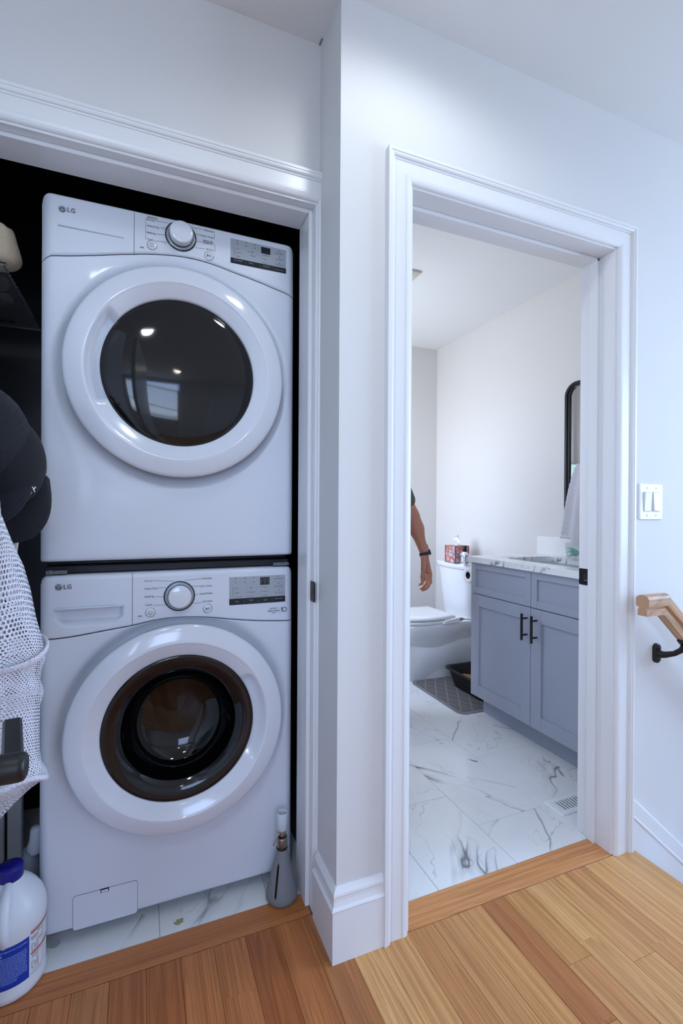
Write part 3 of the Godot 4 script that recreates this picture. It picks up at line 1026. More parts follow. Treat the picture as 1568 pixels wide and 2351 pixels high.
func dial(t: Node3D, c: Vector2, edge: Array):
	var tz := Transform3D(Basis(Vector3.RIGHT, PI / 2 - 0.035), Vector3(c.x, c.y, pz(edge, c) - 0.0006))
	var b := MB.new()
	b.lathe([Vector2(0.0425, 0.0), Vector2(0.0425, 0.0022), Vector2(0.0405, 0.0028), Vector2(0.0395, 0.0028), Vector2(0.0395, 0.0)], 48, tz)
	var k := part("dial", b, M.panel_dark, t)
	b = MB.new()
	b.lathe([Vector2(0.0395, 0.0), Vector2(0.0395, 0.003), Vector2(0.0385, 0.0036), Vector2(0.034, 0.004), Vector2(0.032, 0.004)], 48, tz)
	part("dial_ring", b, M.dial_ring, k)
	b = MB.new()
	b.lathe([Vector2(0.0330, 0.0), Vector2(0.0322, 0.0075)], 48, tz)
	part("dial_shadow_gap", b, M.gap, k)
	b = MB.new()
	b.lathe([Vector2(0.0315, 0.006), Vector2(0.0318, 0.024), Vector2(0.0312, 0.0265), Vector2(0.0295, 0.0280), Vector2(0.026, 0.0287), Vector2(0.0, 0.0290)], 48, tz)
	part("dial_cap", b, M.ring, k)

func push_button(t: Node3D, c: Vector2, edge: Array, power: bool):
	var tz := Transform3D(Basis(Vector3.RIGHT, PI / 2 - 0.035), Vector3(c.x, c.y, pz(edge, c) - 0.0006))
	var b := MB.new()
	b.lathe([Vector2(0.0138, 0.0), Vector2(0.0138, 0.0010), Vector2(0.0130, 0.0014), Vector2(0.0126, 0.0004), Vector2(0.0118, 0.0004)], 32, tz)
	var k := part("push_button", b, M.chrome, t)
	b = MB.new()
	b.lathe([Vector2(0.0121, 0.0), Vector2(0.0119, 0.0020), Vector2(0.0112, 0.0026), Vector2(0.0, 0.0028)], 32, tz)
	part("button_cap", b, M.ring, k)
	b = MB.new()
	if power:
		b.lathe([Vector2(0.0055, 0.0025), Vector2(0.0055, 0.0032), Vector2(0.0046, 0.0032), Vector2(0.0046, 0.0025)], 24, tz * Transform3D(Basis(Vector3.UP, PI / 2), Vector3.ZERO), -1, 0.5, TAU - 0.5)
		b.box(Vector3(-0.0005, 0.0025, -0.0068), Vector3(0.0005, 0.0032, -0.001), 0, tz)
	else:
		b.prism([Vector2(-0.005, -0.0045), Vector2(0.0005, 0.0), Vector2(-0.005, 0.0045)], 0.0008, tz * Transform3D(Basis(Vector3.RIGHT, -PI / 2), Vector3(0, 0.0025, 0)))
		for x in [0.0022, 0.0046]:
			b.box(Vector3(x - 0.0005, 0.0025, -0.0042), Vector3(x + 0.0005, 0.0032, 0.0042), 0, tz)
	part("button_symbol", b, M.print, k)

func logo(t: Node3D, c: Vector2, l: Vector2, w: float, edge: Array):
	var z := pz(edge, c)
	var tz := Transform3D(Basis(Vector3.RIGHT, PI / 2), Vector3(c.x, c.y, z - 0.0004))
	var b := MB.new()
	b.lathe([Vector2(0.0084, 0.0), Vector2(0.0084, 0.0009), Vector2(0.0, 0.0009)], 32, tz)
	var k := part("emblem", b, M.logo, t)
	b = MB.new()
	b.lathe([Vector2(0.0069, 0.0007), Vector2(0.0069, 0.0013), Vector2(0.0061, 0.0013), Vector2(0.0061, 0.0007)], 28, tz, -1, 0.0, TAU - 1.35)
	b.box(Vector3(-0.0006, -0.0036, 0.0007), Vector3(0.0002, 0.0036, 0.0013), 0, Transform3D(Basis(), Vector3(c.x, c.y, z - 0.0004)))
	b.box(Vector3(-0.0006, -0.0036, 0.0007), Vector3(0.0024, -0.0029, 0.0013), 0, Transform3D(Basis(), Vector3(c.x, c.y, z - 0.0004)))
	b.box(Vector3(0.0030, -0.0004, 0.0007), Vector3(0.0068, 0.0004, 0.0013), 0, Transform3D(Basis(), Vector3(c.x, c.y, z - 0.0004)))
	b.box(Vector3(-0.0036, 0.0020, 0.0007), Vector3(-0.0022, 0.0034, 0.0013), 0, Transform3D(Basis(), Vector3(c.x, c.y, z - 0.0004)))
	part("emblem_mark", b, M.machine, k)
	b = MB.new()
	b.text("LG", Vector3(l.x, l.y, z), w, Transform3D(), 0.0008, true)
	part("brand_lettering", b, M.logo, t)

func lettering(t: Node3D, texts: Array, lines: Array, edge: Array, dy := 0.0):
	var b := MB.new()
	for q in texts:
		b.text(q[0], Vector3(q[1], q[2], pz(edge, Vector2(q[1], q[2]))), q[3], Transform3D(), 0.0005, q.size() > 4)
	for q in lines:
		var a := Vector3(q[0], q[1], pz(edge, Vector2(q[0], q[1])))
		var c := Vector3(q[2], q[3], pz(edge, Vector2(q[2], q[3])))
		var s := (c - a).cross(Vector3(0, 0, 1)).normalized() * 0.0004
		b.quad(a + s + Vector3(0, 0, 0.0004), a - s + Vector3(0, 0, 0.0004), c - s + Vector3(0, 0, 0.0004), c + s + Vector3(0, 0, 0.0004))
	part("panel_lettering", b, M.print, t)

func display(t: Node3D, x0: float, x1: float, y0: float, y1: float, band: float, scr: Array, edge: Array, texts: Array, band_texts: Array, dots: Array, digits: bool):
	var tilt := func(p: Vector2, z: float) -> Vector3: return Vector3(p.x, p.y, pz(edge, p) + z)
	var slab := func(poly: Array, z: float) -> MB:
		var b := MB.new()
		var r0 := []
		var r1 := []
		for p in poly:
			r0.append(tilt.call(p, -0.0008)); r1.append(tilt.call(p, z))
		b.loft([r0, r1], true, false, true, -1)
		return b
	var d := part("display", slab.call([Vector2(x0, band), Vector2(x1, band), Vector2(x1, y1), Vector2(x0, y1)], 0.0006), M.panel_grey, t)
	part("display_band", slab.call([Vector2(x0, y0), Vector2(x1, y0), Vector2(x1, band), Vector2(x0, band)], 0.0006), M.panel_dark, d)
	part("display_screen", slab.call([Vector2(scr[0], scr[1]), Vector2(scr[2], scr[1]), Vector2(scr[2], scr[3]), Vector2(scr[0], scr[3])], 0.0009), M.panel_dark, d)
	var b := MB.new()
	for q in texts: b.text(q[0], tilt.call(Vector2(q[1], q[2]), 0.0006), q[3], Transform3D(), 0.0003)
	for p in dots:
		var small: bool = absf(fposmod(p.x, 1.0)) >= 0.0 and p.z > 0.0
		var hw := 0.0012 if small else 0.0022
		b.box(Vector3(p.x - hw, p.y - 0.0009, 0), Vector3(p.x + hw, p.y + 0.0009, 0.0004), 0, Transform3D(Basis(), Vector3(0, 0, pz(edge, Vector2(p.x, p.y)) + 0.0006)))
	for k in 2:
		var yy: float = lerpf(band, y1, 0.40 + 0.28 * k)
		b.box(Vector3(x1 - 0.036, yy - 0.00015, 0), Vector3(x1 - 0.008, yy + 0.00015, 0.0002), 0, Transform3D(Basis(), Vector3(0, 0, pz(edge, Vector2(x1, yy)) + 0.0006)))
	part("display_lettering", b, M.print, d)
	b = MB.new()
	for q in band_texts: b.text(q[0], tilt.call(Vector2(q[1], q[2]), 0.0006), q[3], Transform3D(), 0.0003)
	for k in [0.26, 0.51, 0.76]:
		var xx: float = lerpf(x0, x1, k)
		b.box(Vector3(xx - 0.0002, lerpf(y0, band, 0.3), 0), Vector3(xx + 0.0002, lerpf(y0, band, 0.65), 0.0003), 0, Transform3D(Basis(), Vector3(0, 0, pz(edge, Vector2(xx, y0)) + 0.0006)))
	part("band_lettering", b, M.band_print, d)
	if digits:
		b = MB.new()
		for k in 2:
			var cx: float = lerpf(scr[0], scr[2], 0.30 + 0.40 * k)
			var cy: float = (scr[1] + scr[3]) / 2
			var z := pz(edge, Vector2(cx, cy)) + 0.0009
			for s in [[-1, 0], [1, 0], [-1, 1], [1, 1]]:
				b.box(Vector3(cx + s[0] * 0.0042 - 0.0006, cy - 0.0082 + s[1] * 0.0088, z), Vector3(cx + s[0] * 0.0042 + 0.0006, cy - 0.0006 + s[1] * 0.0088, z + 0.0003))
			for yy in [-0.0088, 0.0, 0.0088]:
				b.box(Vector3(cx - 0.0034, cy + yy - 0.0006, z), Vector3(cx + 0.0034, cy + yy + 0.0006, z + 0.0003))
		part("digits", b, M.digits, d)

func machines():
	M.dryer_glass = mat(Color(0.075, 0.078, 0.09), 0.05)
	M.washer_glass = mat(Color(0.055, 0.062, 0.085), 0.06)
	M.bowl_glass = mat(Color(0.020, 0.020, 0.026), 0.05)
	M.rubber = mat(Color(0.10, 0.105, 0.12), 0.5)
	M.drum = mat(Color(0.35, 0.36, 0.39), 0.3, 0.8)
	M.dial_ring = mat(Color(0.62, 0.64, 0.68), 0.3, 0.2)
	M.digits = mat(Color(0.42, 0.44, 0.48), 0.5)
	M.seam_grey = mat(Color(0.20, 0.21, 0.25), 0.6)
	M.bracket_dark = mat(Color(0.14, 0.15, 0.17), 0.4, 0.4)
	M.clip_grey = mat(Color(0.45, 0.47, 0.50), 0.35, 0.5)
	# dryer
	var e := [Vector2(-0.343, 1.806), Vector2(-0.3195, 1.8197), Vector2(-0.2361, 1.8371), Vector2(-0.1204, 1.8639), Vector2(-0.0651, 1.8755), Vector2(0.0037, 1.8835), Vector2(0.0752, 1.8812), Vector2(0.1498, 1.8676), Vector2(0.2274, 1.8525), Vector2(0.3083, 1.8346), Vector2(0.343, 1.826)]
	var dc := Vector2(0.002, 1.541)
	var t := machine("dryer", "white front loading dryer stacked on top of the washer", "dryer", 1.021, 1.987, e, dc, true)
	machine_door(t, dc, PI - 0.12, true)
	dial(t, Vector2(0.0025, 1.9396), e)
	push_button(t, Vector2(-0.0741, 1.8980), e, true)
	push_button(t, Vector2(0.0800, 1.8995), e, false)
	logo(t, Vector2(-0.2938, 1.9471), Vector2(-0.2727, 1.9490), 0.0185, e)
	lettering(t, [["SENSOR DRY",-0.0733,1.9765,0.0273],["Normal",-0.0773,1.9689,0.0210],["Heavy Duty",-0.0716,1.9510,0.0322],["Bedding",-0.0764,1.9316,0.0223],["Towels",-0.0786,1.9134,0.0179],["Delicates",0.0795,1.9742,0.0258],["Perm. Press",0.0762,1.9560,0.0336],["MANUAL DRY",0.0779,1.9433,0.0292],["Speed Dry",0.0783,1.9364,0.0287],["Air Dry",0.0832,1.9184,0.0201],["Smart",-0.0995,1.8880,0.0075],["Diagnosis",-0.0995,1.8855,0.0115]],
		[[-0.0645,1.9695,-0.0144,1.9725],[-0.0518,1.9531,-0.0313,1.9549],[-0.0626,1.9324,-0.0372,1.9351],[-0.0661,1.9123,-0.0334,1.9146],[0.0651,1.9745,0.0197,1.9735],[0.0580,1.9574,0.0355,1.9553],[0.0629,1.9371,0.0437,1.9354],[0.0693,1.9180,0.0414,1.9160],[-0.0909,1.9700,-0.0907,1.9103],[0.0958,1.9755,0.0959,1.9538],[0.0965,1.9379,0.0976,1.9154],[-0.0869,1.9735,-0.0596,1.9735],[0.0634,1.9398,0.0926,1.9398]], e)
	display(t, 0.1427, 0.3130, 1.8935, 1.9672, 1.9095, [0.2347, 1.9415, 0.2631, 1.9615], e,
		[["Very",0.1638,1.9387,0.0087],["Normal",0.1663,1.9277,0.0148],["Damp",0.1656,1.9165,0.0110],["High",0.2067,1.9378,0.0095],["Medium",0.2099,1.9271,0.0151],["60 min.",0.2514,1.9362,0.0143],["40",0.2480,1.9245,0.0056],["20",0.2485,1.9131,0.0055],["More Time",0.2903,1.9520,0.0220],["Less Time",0.2908,1.9333,0.0211],["Energy Saver",0.2920,1.9164,0.0278]],
		[["Dry Level",0.1651,1.9035,0.0247],["Temp.",0.2041,1.9030,0.0135],["Time Dry",0.2511,1.9023,0.0227],["Wrinkle Care",0.2915,1.9010,0.0264]],
		[Vector3(0.1627,1.9640,0),Vector3(0.1630,1.9540,0),Vector3(0.1891,1.9636,0),Vector3(0.1895,1.9534,0),Vector3(0.2153,1.9626,0),Vector3(0.2160,1.9524,0),Vector3(0.2910,1.9590,0),Vector3(0.2917,1.9408,0),Vector3(0.2923,1.9228,0),Vector3(0.1539,1.9396,1),Vector3(0.1539,1.9338,1),Vector3(0.1541,1.9279,1),Vector3(0.1543,1.9222,1),Vector3(0.1976,1.9381,1),Vector3(0.2401,1.9361,1),Vector3(0.2409,1.9248,1),Vector3(0.2411,1.9130,1)], false)
	var b := MB.new()   # pressed line and panel seam
	b.box(Vector3(-0.303, 1.9012, 0), Vector3(-0.146, 1.9042, 0.0008), 0.0003, Transform3D(Basis(), Vector3(0, 0, pz(e, Vector2(-0.22, 1.902)) - 0.0002)))
	part("styling_line", b, M.dial_ring, t)
	seam(t, e, -0.1200, 1.981)
	# washer
	e = [Vector2(-0.343, 0.8185), Vector2(-0.2729, 0.8203), Vector2(-0.1911, 0.8298), Vector2(-0.1202, 0.8381), Vector2(-0.0607, 0.8475), Vector2(-0.0011, 0.8505), Vector2(0.0801, 0.8445), Vector2(0.1549, 0.8329), Vector2(0.2327, 0.8224), Vector2(0.343, 0.8143)]
	dc = Vector2(0.006, 0.548)
	t = machine("washing_machine", "white front loading washing machine standing on the closet floor", "washing machine", 0.042, 0.984, e, dc, false)
	machine_door(t, dc, 0.05, false)
	dial(t, Vector2(0.0033, 0.9125), e)
	push_button(t, Vector2(-0.0743, 0.8713), e, true)
	push_button(t, Vector2(0.0815, 0.8711), e, false)
	logo(t, Vector2(-0.2987, 0.9538), Vector2(-0.2778, 0.9540), 0.0185, e)
	lettering(t, [["Normal",-0.0787,0.9598,0.0206],["Heavy Duty",-0.0721,0.9373,0.0337],["Bedding",-0.0771,0.9154,0.0233],["Towels",-0.0784,0.8929,0.0188],["Delicates",0.0796,0.9594,0.0264],["Perm. Press",0.0764,0.9374,0.0341],["Speed Wash",0.0770,0.9147,0.0351],["Tub Clean",0.0809,0.8928,0.0283],["INVERTER",0.2790,0.8572,0.0244],["DIRECT DRIVE",0.2784,0.8499,0.0353,1],["MOTOR",0.2790,0.8441,0.0125],["Smart",-0.1001,0.8650,0.0075],["Diagnosis",-0.1001,0.8622,0.0115]],
		[[-0.0657,0.9597,-0.0108,0.9559],[-0.0530,0.9391,-0.0325,0.9385],[-0.0628,0.9145,-0.0392,0.9135],[-0.0663,0.8906,-0.0336,0.8902],[0.0650,0.9586,0.0172,0.9570],[0.0578,0.9384,0.0372,0.9385],[0.0565,0.9135,0.0450,0.9137],[0.0653,0.8894,0.0403,0.8896],[0.2988,0.8602,0.2989,0.8431]], e)
	b = MB.new()   # the large 10
	b.text("1", Vector3(0.3042, 0.8519, pz(e, Vector2(0.3042, 0.8519))), 0.0044, Transform3D(), 0.0006, true, null, 0.0150)
	b.lathe([Vector2(0.0075, 0.0), Vector2(0.0075, 0.0008), Vector2(0.0055, 0.0008), Vector2(0.0055, 0.0)], 28, Transform3D(Basis(Vector3.RIGHT, PI / 2), Vector3(0.3135, 0.8519, pz(e, Vector2(0.3135, 0.8519)))), -1)
	part("guarantee_mark", b, M.print, t)
	display(t, 0.1440, 0.3158, 0.8760, 0.9590, 0.8945, [0.2373, 0.9315, 0.2660, 0.9548], e,
		[["Full",0.1637,0.9246,0.0078],["Warm",0.1668,0.9116,0.0121],["Tap Cold",0.1705,0.8990,0.0179],["High",0.2087,0.9246,0.0097],["Medium",0.2125,0.9115,0.0174],["Low",0.2084,0.8988,0.0080],["Heavy",0.2534,0.9245,0.0123],["Normal",0.2546,0.9115,0.0149],["Light",0.2530,0.8990,0.0105],["Cold Wash",0.2934,0.9482,0.0246],["Delay Wash",0.2944,0.9252,0.0265],["Extra Rinse",0.2953,0.9054,0.0259]],
		[["Temp.",0.1665,0.8850,0.0130],["Spin",0.2102,0.8866,0.0115],["Soil",0.2531,0.8855,0.0096],["Rinse+Spin",0.2962,0.8865,0.0254]],
		[Vector3(0.1627,0.9542,0),Vector3(0.1631,0.9420,0),Vector3(0.1901,0.9541,0),Vector3(0.1906,0.9420,0),Vector3(0.2171,0.9542,0),Vector3(0.2179,0.9422,0),Vector3(0.2933,0.9556,0),Vector3(0.2941,0.9337,0),Vector3(0.2948,0.9131,0),Vector3(0.1546,0.9249,1),Vector3(0.1550,0.9184,1),Vector3(0.1552,0.9115,1),Vector3(0.1556,0.9048,1),Vector3(0.1556,0.8980,1),Vector3(0.1986,0.9249,1),Vector3(0.1991,0.9116,1),Vector3(0.1995,0.8982,1),Vector3(0.2418,0.9249,1),Vector3(0.2424,0.9115,1),Vector3(0.2430,0.8981,1)], true)
	seam(t, e, -0.1205, 0.982)
	# dispenser drawer pull: a lip over the scoop pressed into the panel
	b = MB.new()
	b.box(Vector3(-0.306, 0.8945, -0.001), Vector3(-0.143, 0.8985, 0.0075), 0.0016, Transform3D(Basis(), Vector3(0, 0, pz(e, Vector2(-0.22, 0.895)))))
	part("pocket_lip", b, M.ring, t)
	# filter flap
	b = MB.new()
	b.prism(rrect(-0.2625, 0.0385, -0.1035, 0.1305, 0.008), 0.0012, Transform3D(Basis(), Vector3(0, 0, -0.0004)))
	var fl := part("filter_flap", b, M.seam_grey, t)
	b = MB.new()
	b.prism(rrect(-0.2618, 0.0392, -0.1042, 0.1298, 0.0075), 0.0018, Transform3D(Basis(), Vector3(0, 0, -0.0002)), false, 0.0006)
	part("flap_cover", b, M.machine, fl)
	b = MB.new()
	b.box(Vector3(-0.1965, 0.1215, -0.0002), Vector3(-0.1755, 0.1315, 0.0019), 0.0003)
	part("flap_notch", b, M.gap, fl)
	b = MB.new()
	b.box(Vector3(-0.1945, 0.1225, -0.0002), Vector3(-0.1775, 0.1285, 0.0024), 0.0006)
	part("flap_latch", b, M.machine, fl)
	# bracket between the two machines
	var k := thing("stacking_kit", "dark grey stacking bracket between the washer and the dryer", "bracket", Vector3(MX, 0.984, MZ))
	b = MB.new()
	b.box(Vector3(-0.335, 0.002, -0.66), Vector3(0.335, 0.022, -0.035), 0.002)
	b.box(Vector3(-0.335, 0.022, -0.66), Vector3(0.335, 0.036, -0.07), 0.002)
	part("rail", b, M.bracket_dark, k)
	for s in [-1, 1]:
		b = MB.new()
		b.box(Vector3(s * 0.305 - 0.025, 0.003, -0.034), Vector3(s * 0.305 + 0.025, 0.013, -0.010), 0.0015)
		b.box(Vector3(s * 0.318 - 0.004, 0.003, -0.010), Vector3(s * 0.318 + 0.004, 0.015, -0.007), 0.0012)
		part("clip", b, M.clip_grey, k)

func seam(t: Node3D, e: Array, x: float, top: float):
	var b := MB.new()
	var y0 := bound(e, x)
	for i in 10:
		var a := lerpf(y0, top, i / 10.0); var c := lerpf(y0, top, (i + 1) / 10.0)
		b.quad(Vector3(x - 0.0006, a, pz(e, Vector2(x, a))), Vector3(x + 0.0006, a, pz(e, Vector2(x, a))), Vector3(x + 0.0006, c, pz(e, Vector2(x, c))), Vector3(x - 0.0006, c, pz(e, Vector2(x, c))))
	part("panel_seam", b, M.seam_grey, t)

# ---------- bathroom ----------
func shaker(parent: Node, called: String, z0: float, z1: float, y0: float, y1: float, fw: float) -> MeshInstance3D:
	# a shaker front facing -x at x = 1.75: z runs along the cabinet
	var b := MB.new()
	var x0 := 1.7505
	var x1 := 1.769
	b.box(Vector3(x0, y0, z0), Vector3(x1, y1, z0 + fw), 0.0012)
	b.box(Vector3(x0, y0, z1 - fw), Vector3(x1, y1, z1), 0.0012)
	b.box(Vector3(x0, y1 - fw, z0 + fw), Vector3(x1, y1, z1 - fw), 0.0012)
	b.box(Vector3(x0, y0, z0 + fw), Vector3(x1, y0 + fw, z1 - fw), 0.0012)
	var d := part(called, b, M.cabinet, parent)
	b = MB.new()
	b.box(Vector3(x0 + 0.009, y0 + fw - 0.003, z0 + fw - 0.003), Vector3(x1 - 0.002, y1 - fw + 0.003, z1 - fw + 0.003))
	part("panel", b, M.cabinet, d)
	return d

func vanity():
	var t := thing("vanity_cabinet", "grey shaker vanity cabinet under the marble countertop", "cabinet")
	var za := -2.274
	var zb := -1.360
	var mid := -1.815
	var b := MB.new()
	b.box(Vector3(1.771, 0.108, za + 0.001), Vector3(RX - 0.002, 0.870, zb - 0.001), 0.001)
	part("carcass", b, M.cabinet, t)
	b = MB.new()
	b.box(Vector3(1.826, 0.001, za + 0.02), Vector3(RX - 0.002, 0.108, zb - 0.02), 0.001)
	part("toe_kick", b, M.cabinet, t)
	for s in [[za, mid - 0.0015], [mid + 0.0015, zb]]:
		shaker(t, "drawer_front", s[0], s[1], 0.6935, 0.869, 0.0395 if false else 0.037)
		var d := shaker(t, "door", s[0], s[1], 0.111, 0.6895, 0.066)
		var hz: float = -1.838 if s[0] < -2.0 else -1.774
		b = MB.new()
		b.tube([Vector3(1.716, 0.531, hz), Vector3(1.716, 0.660, hz)], 0.0062, 14)
		for y in [0.555, 0.636]:
			b.tube([Vector3(1.716, y, hz), Vector3(1.7515, y, hz)], 0.0045, 10)
		part("handle", b, M.black, d, "black bar handle")
	# countertop with backsplash and undermount sink
	t = thing("countertop", "white marble countertop with backsplash and sunken sink on the vanity", "countertop")
	b = MB.new()
	var sink := rrect(1.842, -2.112, 2.168, -1.520, 0.055, 7)
	var x0 := 1.731; var x1 := RX - 0.001; var z0 := -2.284; var z1 := -1.350
	var outer := []
	var c := Vector2(2.005, -1.816)
	for p in sink:
		var d: Vector2 = p - c
		var s := 1e9
		for q in [[d.x, (x1 if d.x > 0 else x0) - c.x], [d.y, (z1 if d.y > 0 else z0) - c.y]]:
			if absf(q[0]) > 1e-6: s = minf(s, q[1] / q[0])
		outer.append(c + d * s)
	# snap the nearest outer points to the slab's corners
	for k in [Vector2(x0, z0), Vector2(x1, z0), Vector2(x0, z1), Vector2(x1, z1)]:
		var bi := 0
		for i in outer.size():
			if outer[i].distance_to(k) < outer[bi].distance_to(k): bi = i
		outer[bi] = k
	var ro := []; var ri := []; var ro2 := []; var ri2 := []; var rc := []
	for i in sink.size():
		var inset: Vector2 = (outer[i] - c).normalized() * 0.002
		ro.append(Vector3(outer[i].x, 0.871, outer[i].y)); ro2.append(Vector3(outer[i].x, 0.901, outer[i].y))
		rc.append(Vector3(outer[i].x - inset.x, 0.903, outer[i].y - inset.y))
		ri2.append(Vector3(sink[i].x, 0.903, sink[i].y)); ri.append(Vector3(sink[i].x, 0.871, sink[i].y))
	b.loft([ro, ro2, rc, ri2, ri, ro], true, false, false, -1)
	part("slab", b, M.counter, t)
	b = MB.new()
	b.box(Vector3(RX - 0.021, 0.9032, -2.262), Vector3(RX - 0.001, 1.012, -1.352), 0.001)
	part("backsplash", b, M.counter, t)
	b = MB.new()
	var rings := []
	for q in [[0.0, 0.8705, 1.03], [0.02, 0.8705, 1.0], [0.06, 0.86, 0.99], [0.3, 0.78, 0.95], [0.6, 0.742, 0.86], [1.0, 0.735, 0.1]]:
		var r := []
		for p in sink:
			var w: Vector2 = c + (p - c) * q[2]
			r.append(Vector3(w.x, q[1], w.y))
		rings.append(r)
	b.loft(rings, true, false, true, 1, true)
	part("sink_bowl", b, M.porcelain, t)

func bathroom_things():
	# mirror
	var t := thing("mirror", "tall rounded mirror in a black metal frame above the vanity", "mirror")
	var mz0 := -2.050; var mz1 := -1.580; var my0 := 1.120; var my1 := 1.885
	var o := rrect(mz0, my0, mz1, my1, 0.075, 10)
	var i1 := rrect(mz0 + 0.014, my0 + 0.014, mz1 - 0.014, my1 - 0.014, 0.062, 10)
	var i2 := rrect(mz0 + 0.017, my0 + 0.017, mz1 - 0.017, my1 - 0.017, 0.059, 10)
	var i3 := rrect(mz0 + 0.026, my0 + 0.026, mz1 - 0.026, my1 - 0.026, 0.050, 10)
	var b := MB.new()
	var put := func(poly: Array, x: float) -> Array:
		var r := []
		for p in poly: r.append(Vector3(x, p.y, p.x))
		return r
	b.loft([put.call(o, RX - 0.001), put.call(o, RX - 0.033), put.call(i1, RX - 0.033), put.call(i1, RX - 0.030), put.call(i2, RX - 0.030), put.call(i2, RX - 0.026), put.call(i3, RX - 0.026), put.call(i3, RX - 0.014)], true, false, false, -1)
	part("frame", b, M.satin, t)
	b = MB.new()
	b.loft([put.call(i3, RX - 0.003), put.call(i3, RX - 0.017)], true, true, true, -1)
	part("mirror_glass", b, M.mirror, t)
	# towels
	M.towel = fabric(Color(0.86, 0.85, 0.87), 0.9, 21, 420.0)
	M.green_towel = fabric(Color(0.72, 0.84, 0.78), 0.9, 22, 420.0)
	towel("hand_towel", "pale grey hand towel hanging in folds before the mirror", M.towel, Transform3D(Basis(Vector3.UP, -PI / 2), Vector3(RX - 0.075, 1.42, -1.845)), 0.16, 0.36, 0.41, 3)
	var hk := thing("towel_ring", "black towel ring on the wall beside the mirror", "towel ring", Vector3(RX, 1.40, -1.76))
	b = MB.new()
	b.lathe([Vector2(0, 0.0), Vector2(0.022, 0.0), Vector2(0.022, -0.006), Vector2(0.008, -0.01), Vector2(0.007, -0.07), Vector2(0.0, -0.07)], 20, Transform3D(Basis(Vector3(0, 0, 1), -PI / 2), Vector3.ZERO))
	part("post", b, M.black, hk)
	b = MB.new()
	var pts := []
	for i in 29:
		var a := TAU * i / 28
		pts.append(Vector3(-0.066, -0.02 + 0.03 * cos(a) * 0.6, -0.07 + 0.09 * sin(a)))
	b.tube(pts, 0.004, 8, false)
	part("ring", b, M.black, hk)
	towel("bath_towel", "pale green bath towel on the far wall, seen in the mirror", M.green_towel, Transform3D(Basis(), Vector3(0.74, 1.60, FZ + 0.05)), 0.10, 0.22, 0.62, 7)
	var h2 := thing("towel_hook", "small black hook holding the green towel", "hook", Vector3(0.74, 1.58, FZ))
	b = MB.new()
	b.lathe([Vector2(0, 0.0), Vector2(0.02, 0.0), Vector2(0.02, 0.005), Vector2(0.007, 0.008), Vector2(0.007, 0.05), Vector2(0.011, 0.055), Vector2(0.0, 0.06)], 18, Transform3D(Basis(Vector3.RIGHT, PI / 2), Vector3.ZERO))
	part("peg", b, M.black, h2)
	# glass jar of floss picks
	t = thing("glass_jar", "clear glass jar on the countertop below the towel", "jar", Vector3(2.165, 0.9032, -1.93))
	b = MB.new()
	b.lathe([Vector2(0.0, 0.0), Vector2(0.030, 0.0), Vector2(0.036, 0.003), Vector2(0.044, 0.035), Vector2(0.0465, 0.085), Vector2(0.0470, 0.088), Vector2(0.0455, 0.088), Vector2(0.0425, 0.036), Vector2(0.036, 0.012), Vector2(0.0, 0.011)], 40)
	var gl := pane(Color(0.88, 0.95, 0.95), 0.12)
	part("glass", b, gl, t)
	var rng := RandomNumberGenerator.new()
	rng.seed = 9
	var fp: Node3D = null
	for i in 22:
		var a := rng.randf() * TAU
		var at := Vector3(2.165, 0.9032, -1.93) + Vector3(cos(a) * rng.randf() * 0.022, 0.0185 + 0.0016 * i, sin(a) * rng.randf() * 0.022)
		if fp == null:
			fp = thing("floss_pick", "teal plastic floss pick lying in the glass jar", "floss pick", at, "teal floss picks in the glass jar")
			b = MB.new()
			b.tube([Vector3(-0.030, 0, 0), Vector3(-0.012, 0.001, 0), Vector3(0.010, 0.001, 0), Vector3(0.018, 0.001, 0.002)], [0.0006, 0.0017, 0.0019, 0.0016], 6)
			b.tube([Vector3(0.018, 0.001, 0.002), Vector3(0.026, 0.001, 0.004), Vector3(0.029, 0.001, 0.010)], 0.0013, 6)
			b.tube([Vector3(0.016, 0.001, -0.001), Vector3(0.016, 0.001, 0.010)], 0.0013, 6)
			part("pick_handle", b, M.teal, fp)
			b = MB.new()
			b.tube([Vector3(0.016, 0.001, 0.009), Vector3(0.029, 0.001, 0.009)], 0.0003, 4)
			part("floss", b, M.paper, fp)
		else:
			var c := fp.duplicate()
			c.name = numbered("floss_pick")
			add_child(c, true)
			c.position = at
			fp = fp
			c.rotation = Vector3(rng.randf_range(-0.5, 0.5) if i < 17 else rng.randf_range(0.8, 1.2), rng.randf() * TAU, rng.randf_range(-0.35, 0.35) if i < 17 else 1.0)
	# tissue box
	t = thing("tissue_box", "floral red cardboard tissue box on the toilet tank lid", "tissue box", Vector3(2.087, 0.792, -2.878))
	b = MB.new()
	b.box(Vector3(-0.056, 0, -0.060), Vector3(0.056, 0.122, 0.060), 0.002, Transform3D(), func(q): return Vector2((q.x + q.z) / 0.25 + 0.5, 1.0 - q.y / 0.122))
	var pm := mat(Color(1, 1, 1), 0.55)
	pm.albedo_texture = floral()
	part("carton", b, pm, t)
	var red := mat(Color(0.66, 0.08, 0.20), 0.5)
	for q in [[-0.0565, 0.0605], [0.0565, 0.0605], [-0.0565, -0.0605], [0.0565, -0.0605]]:
		b = MB.new()
		b.box(Vector3(q[0] - 0.003, 0.0, q[1] - 0.003), Vector3(q[0] + 0.003, 0.1225, q[1] + 0.003), 0.001)
		part("edge_band", b, red, t)
	b = MB.new()
	var rows := []
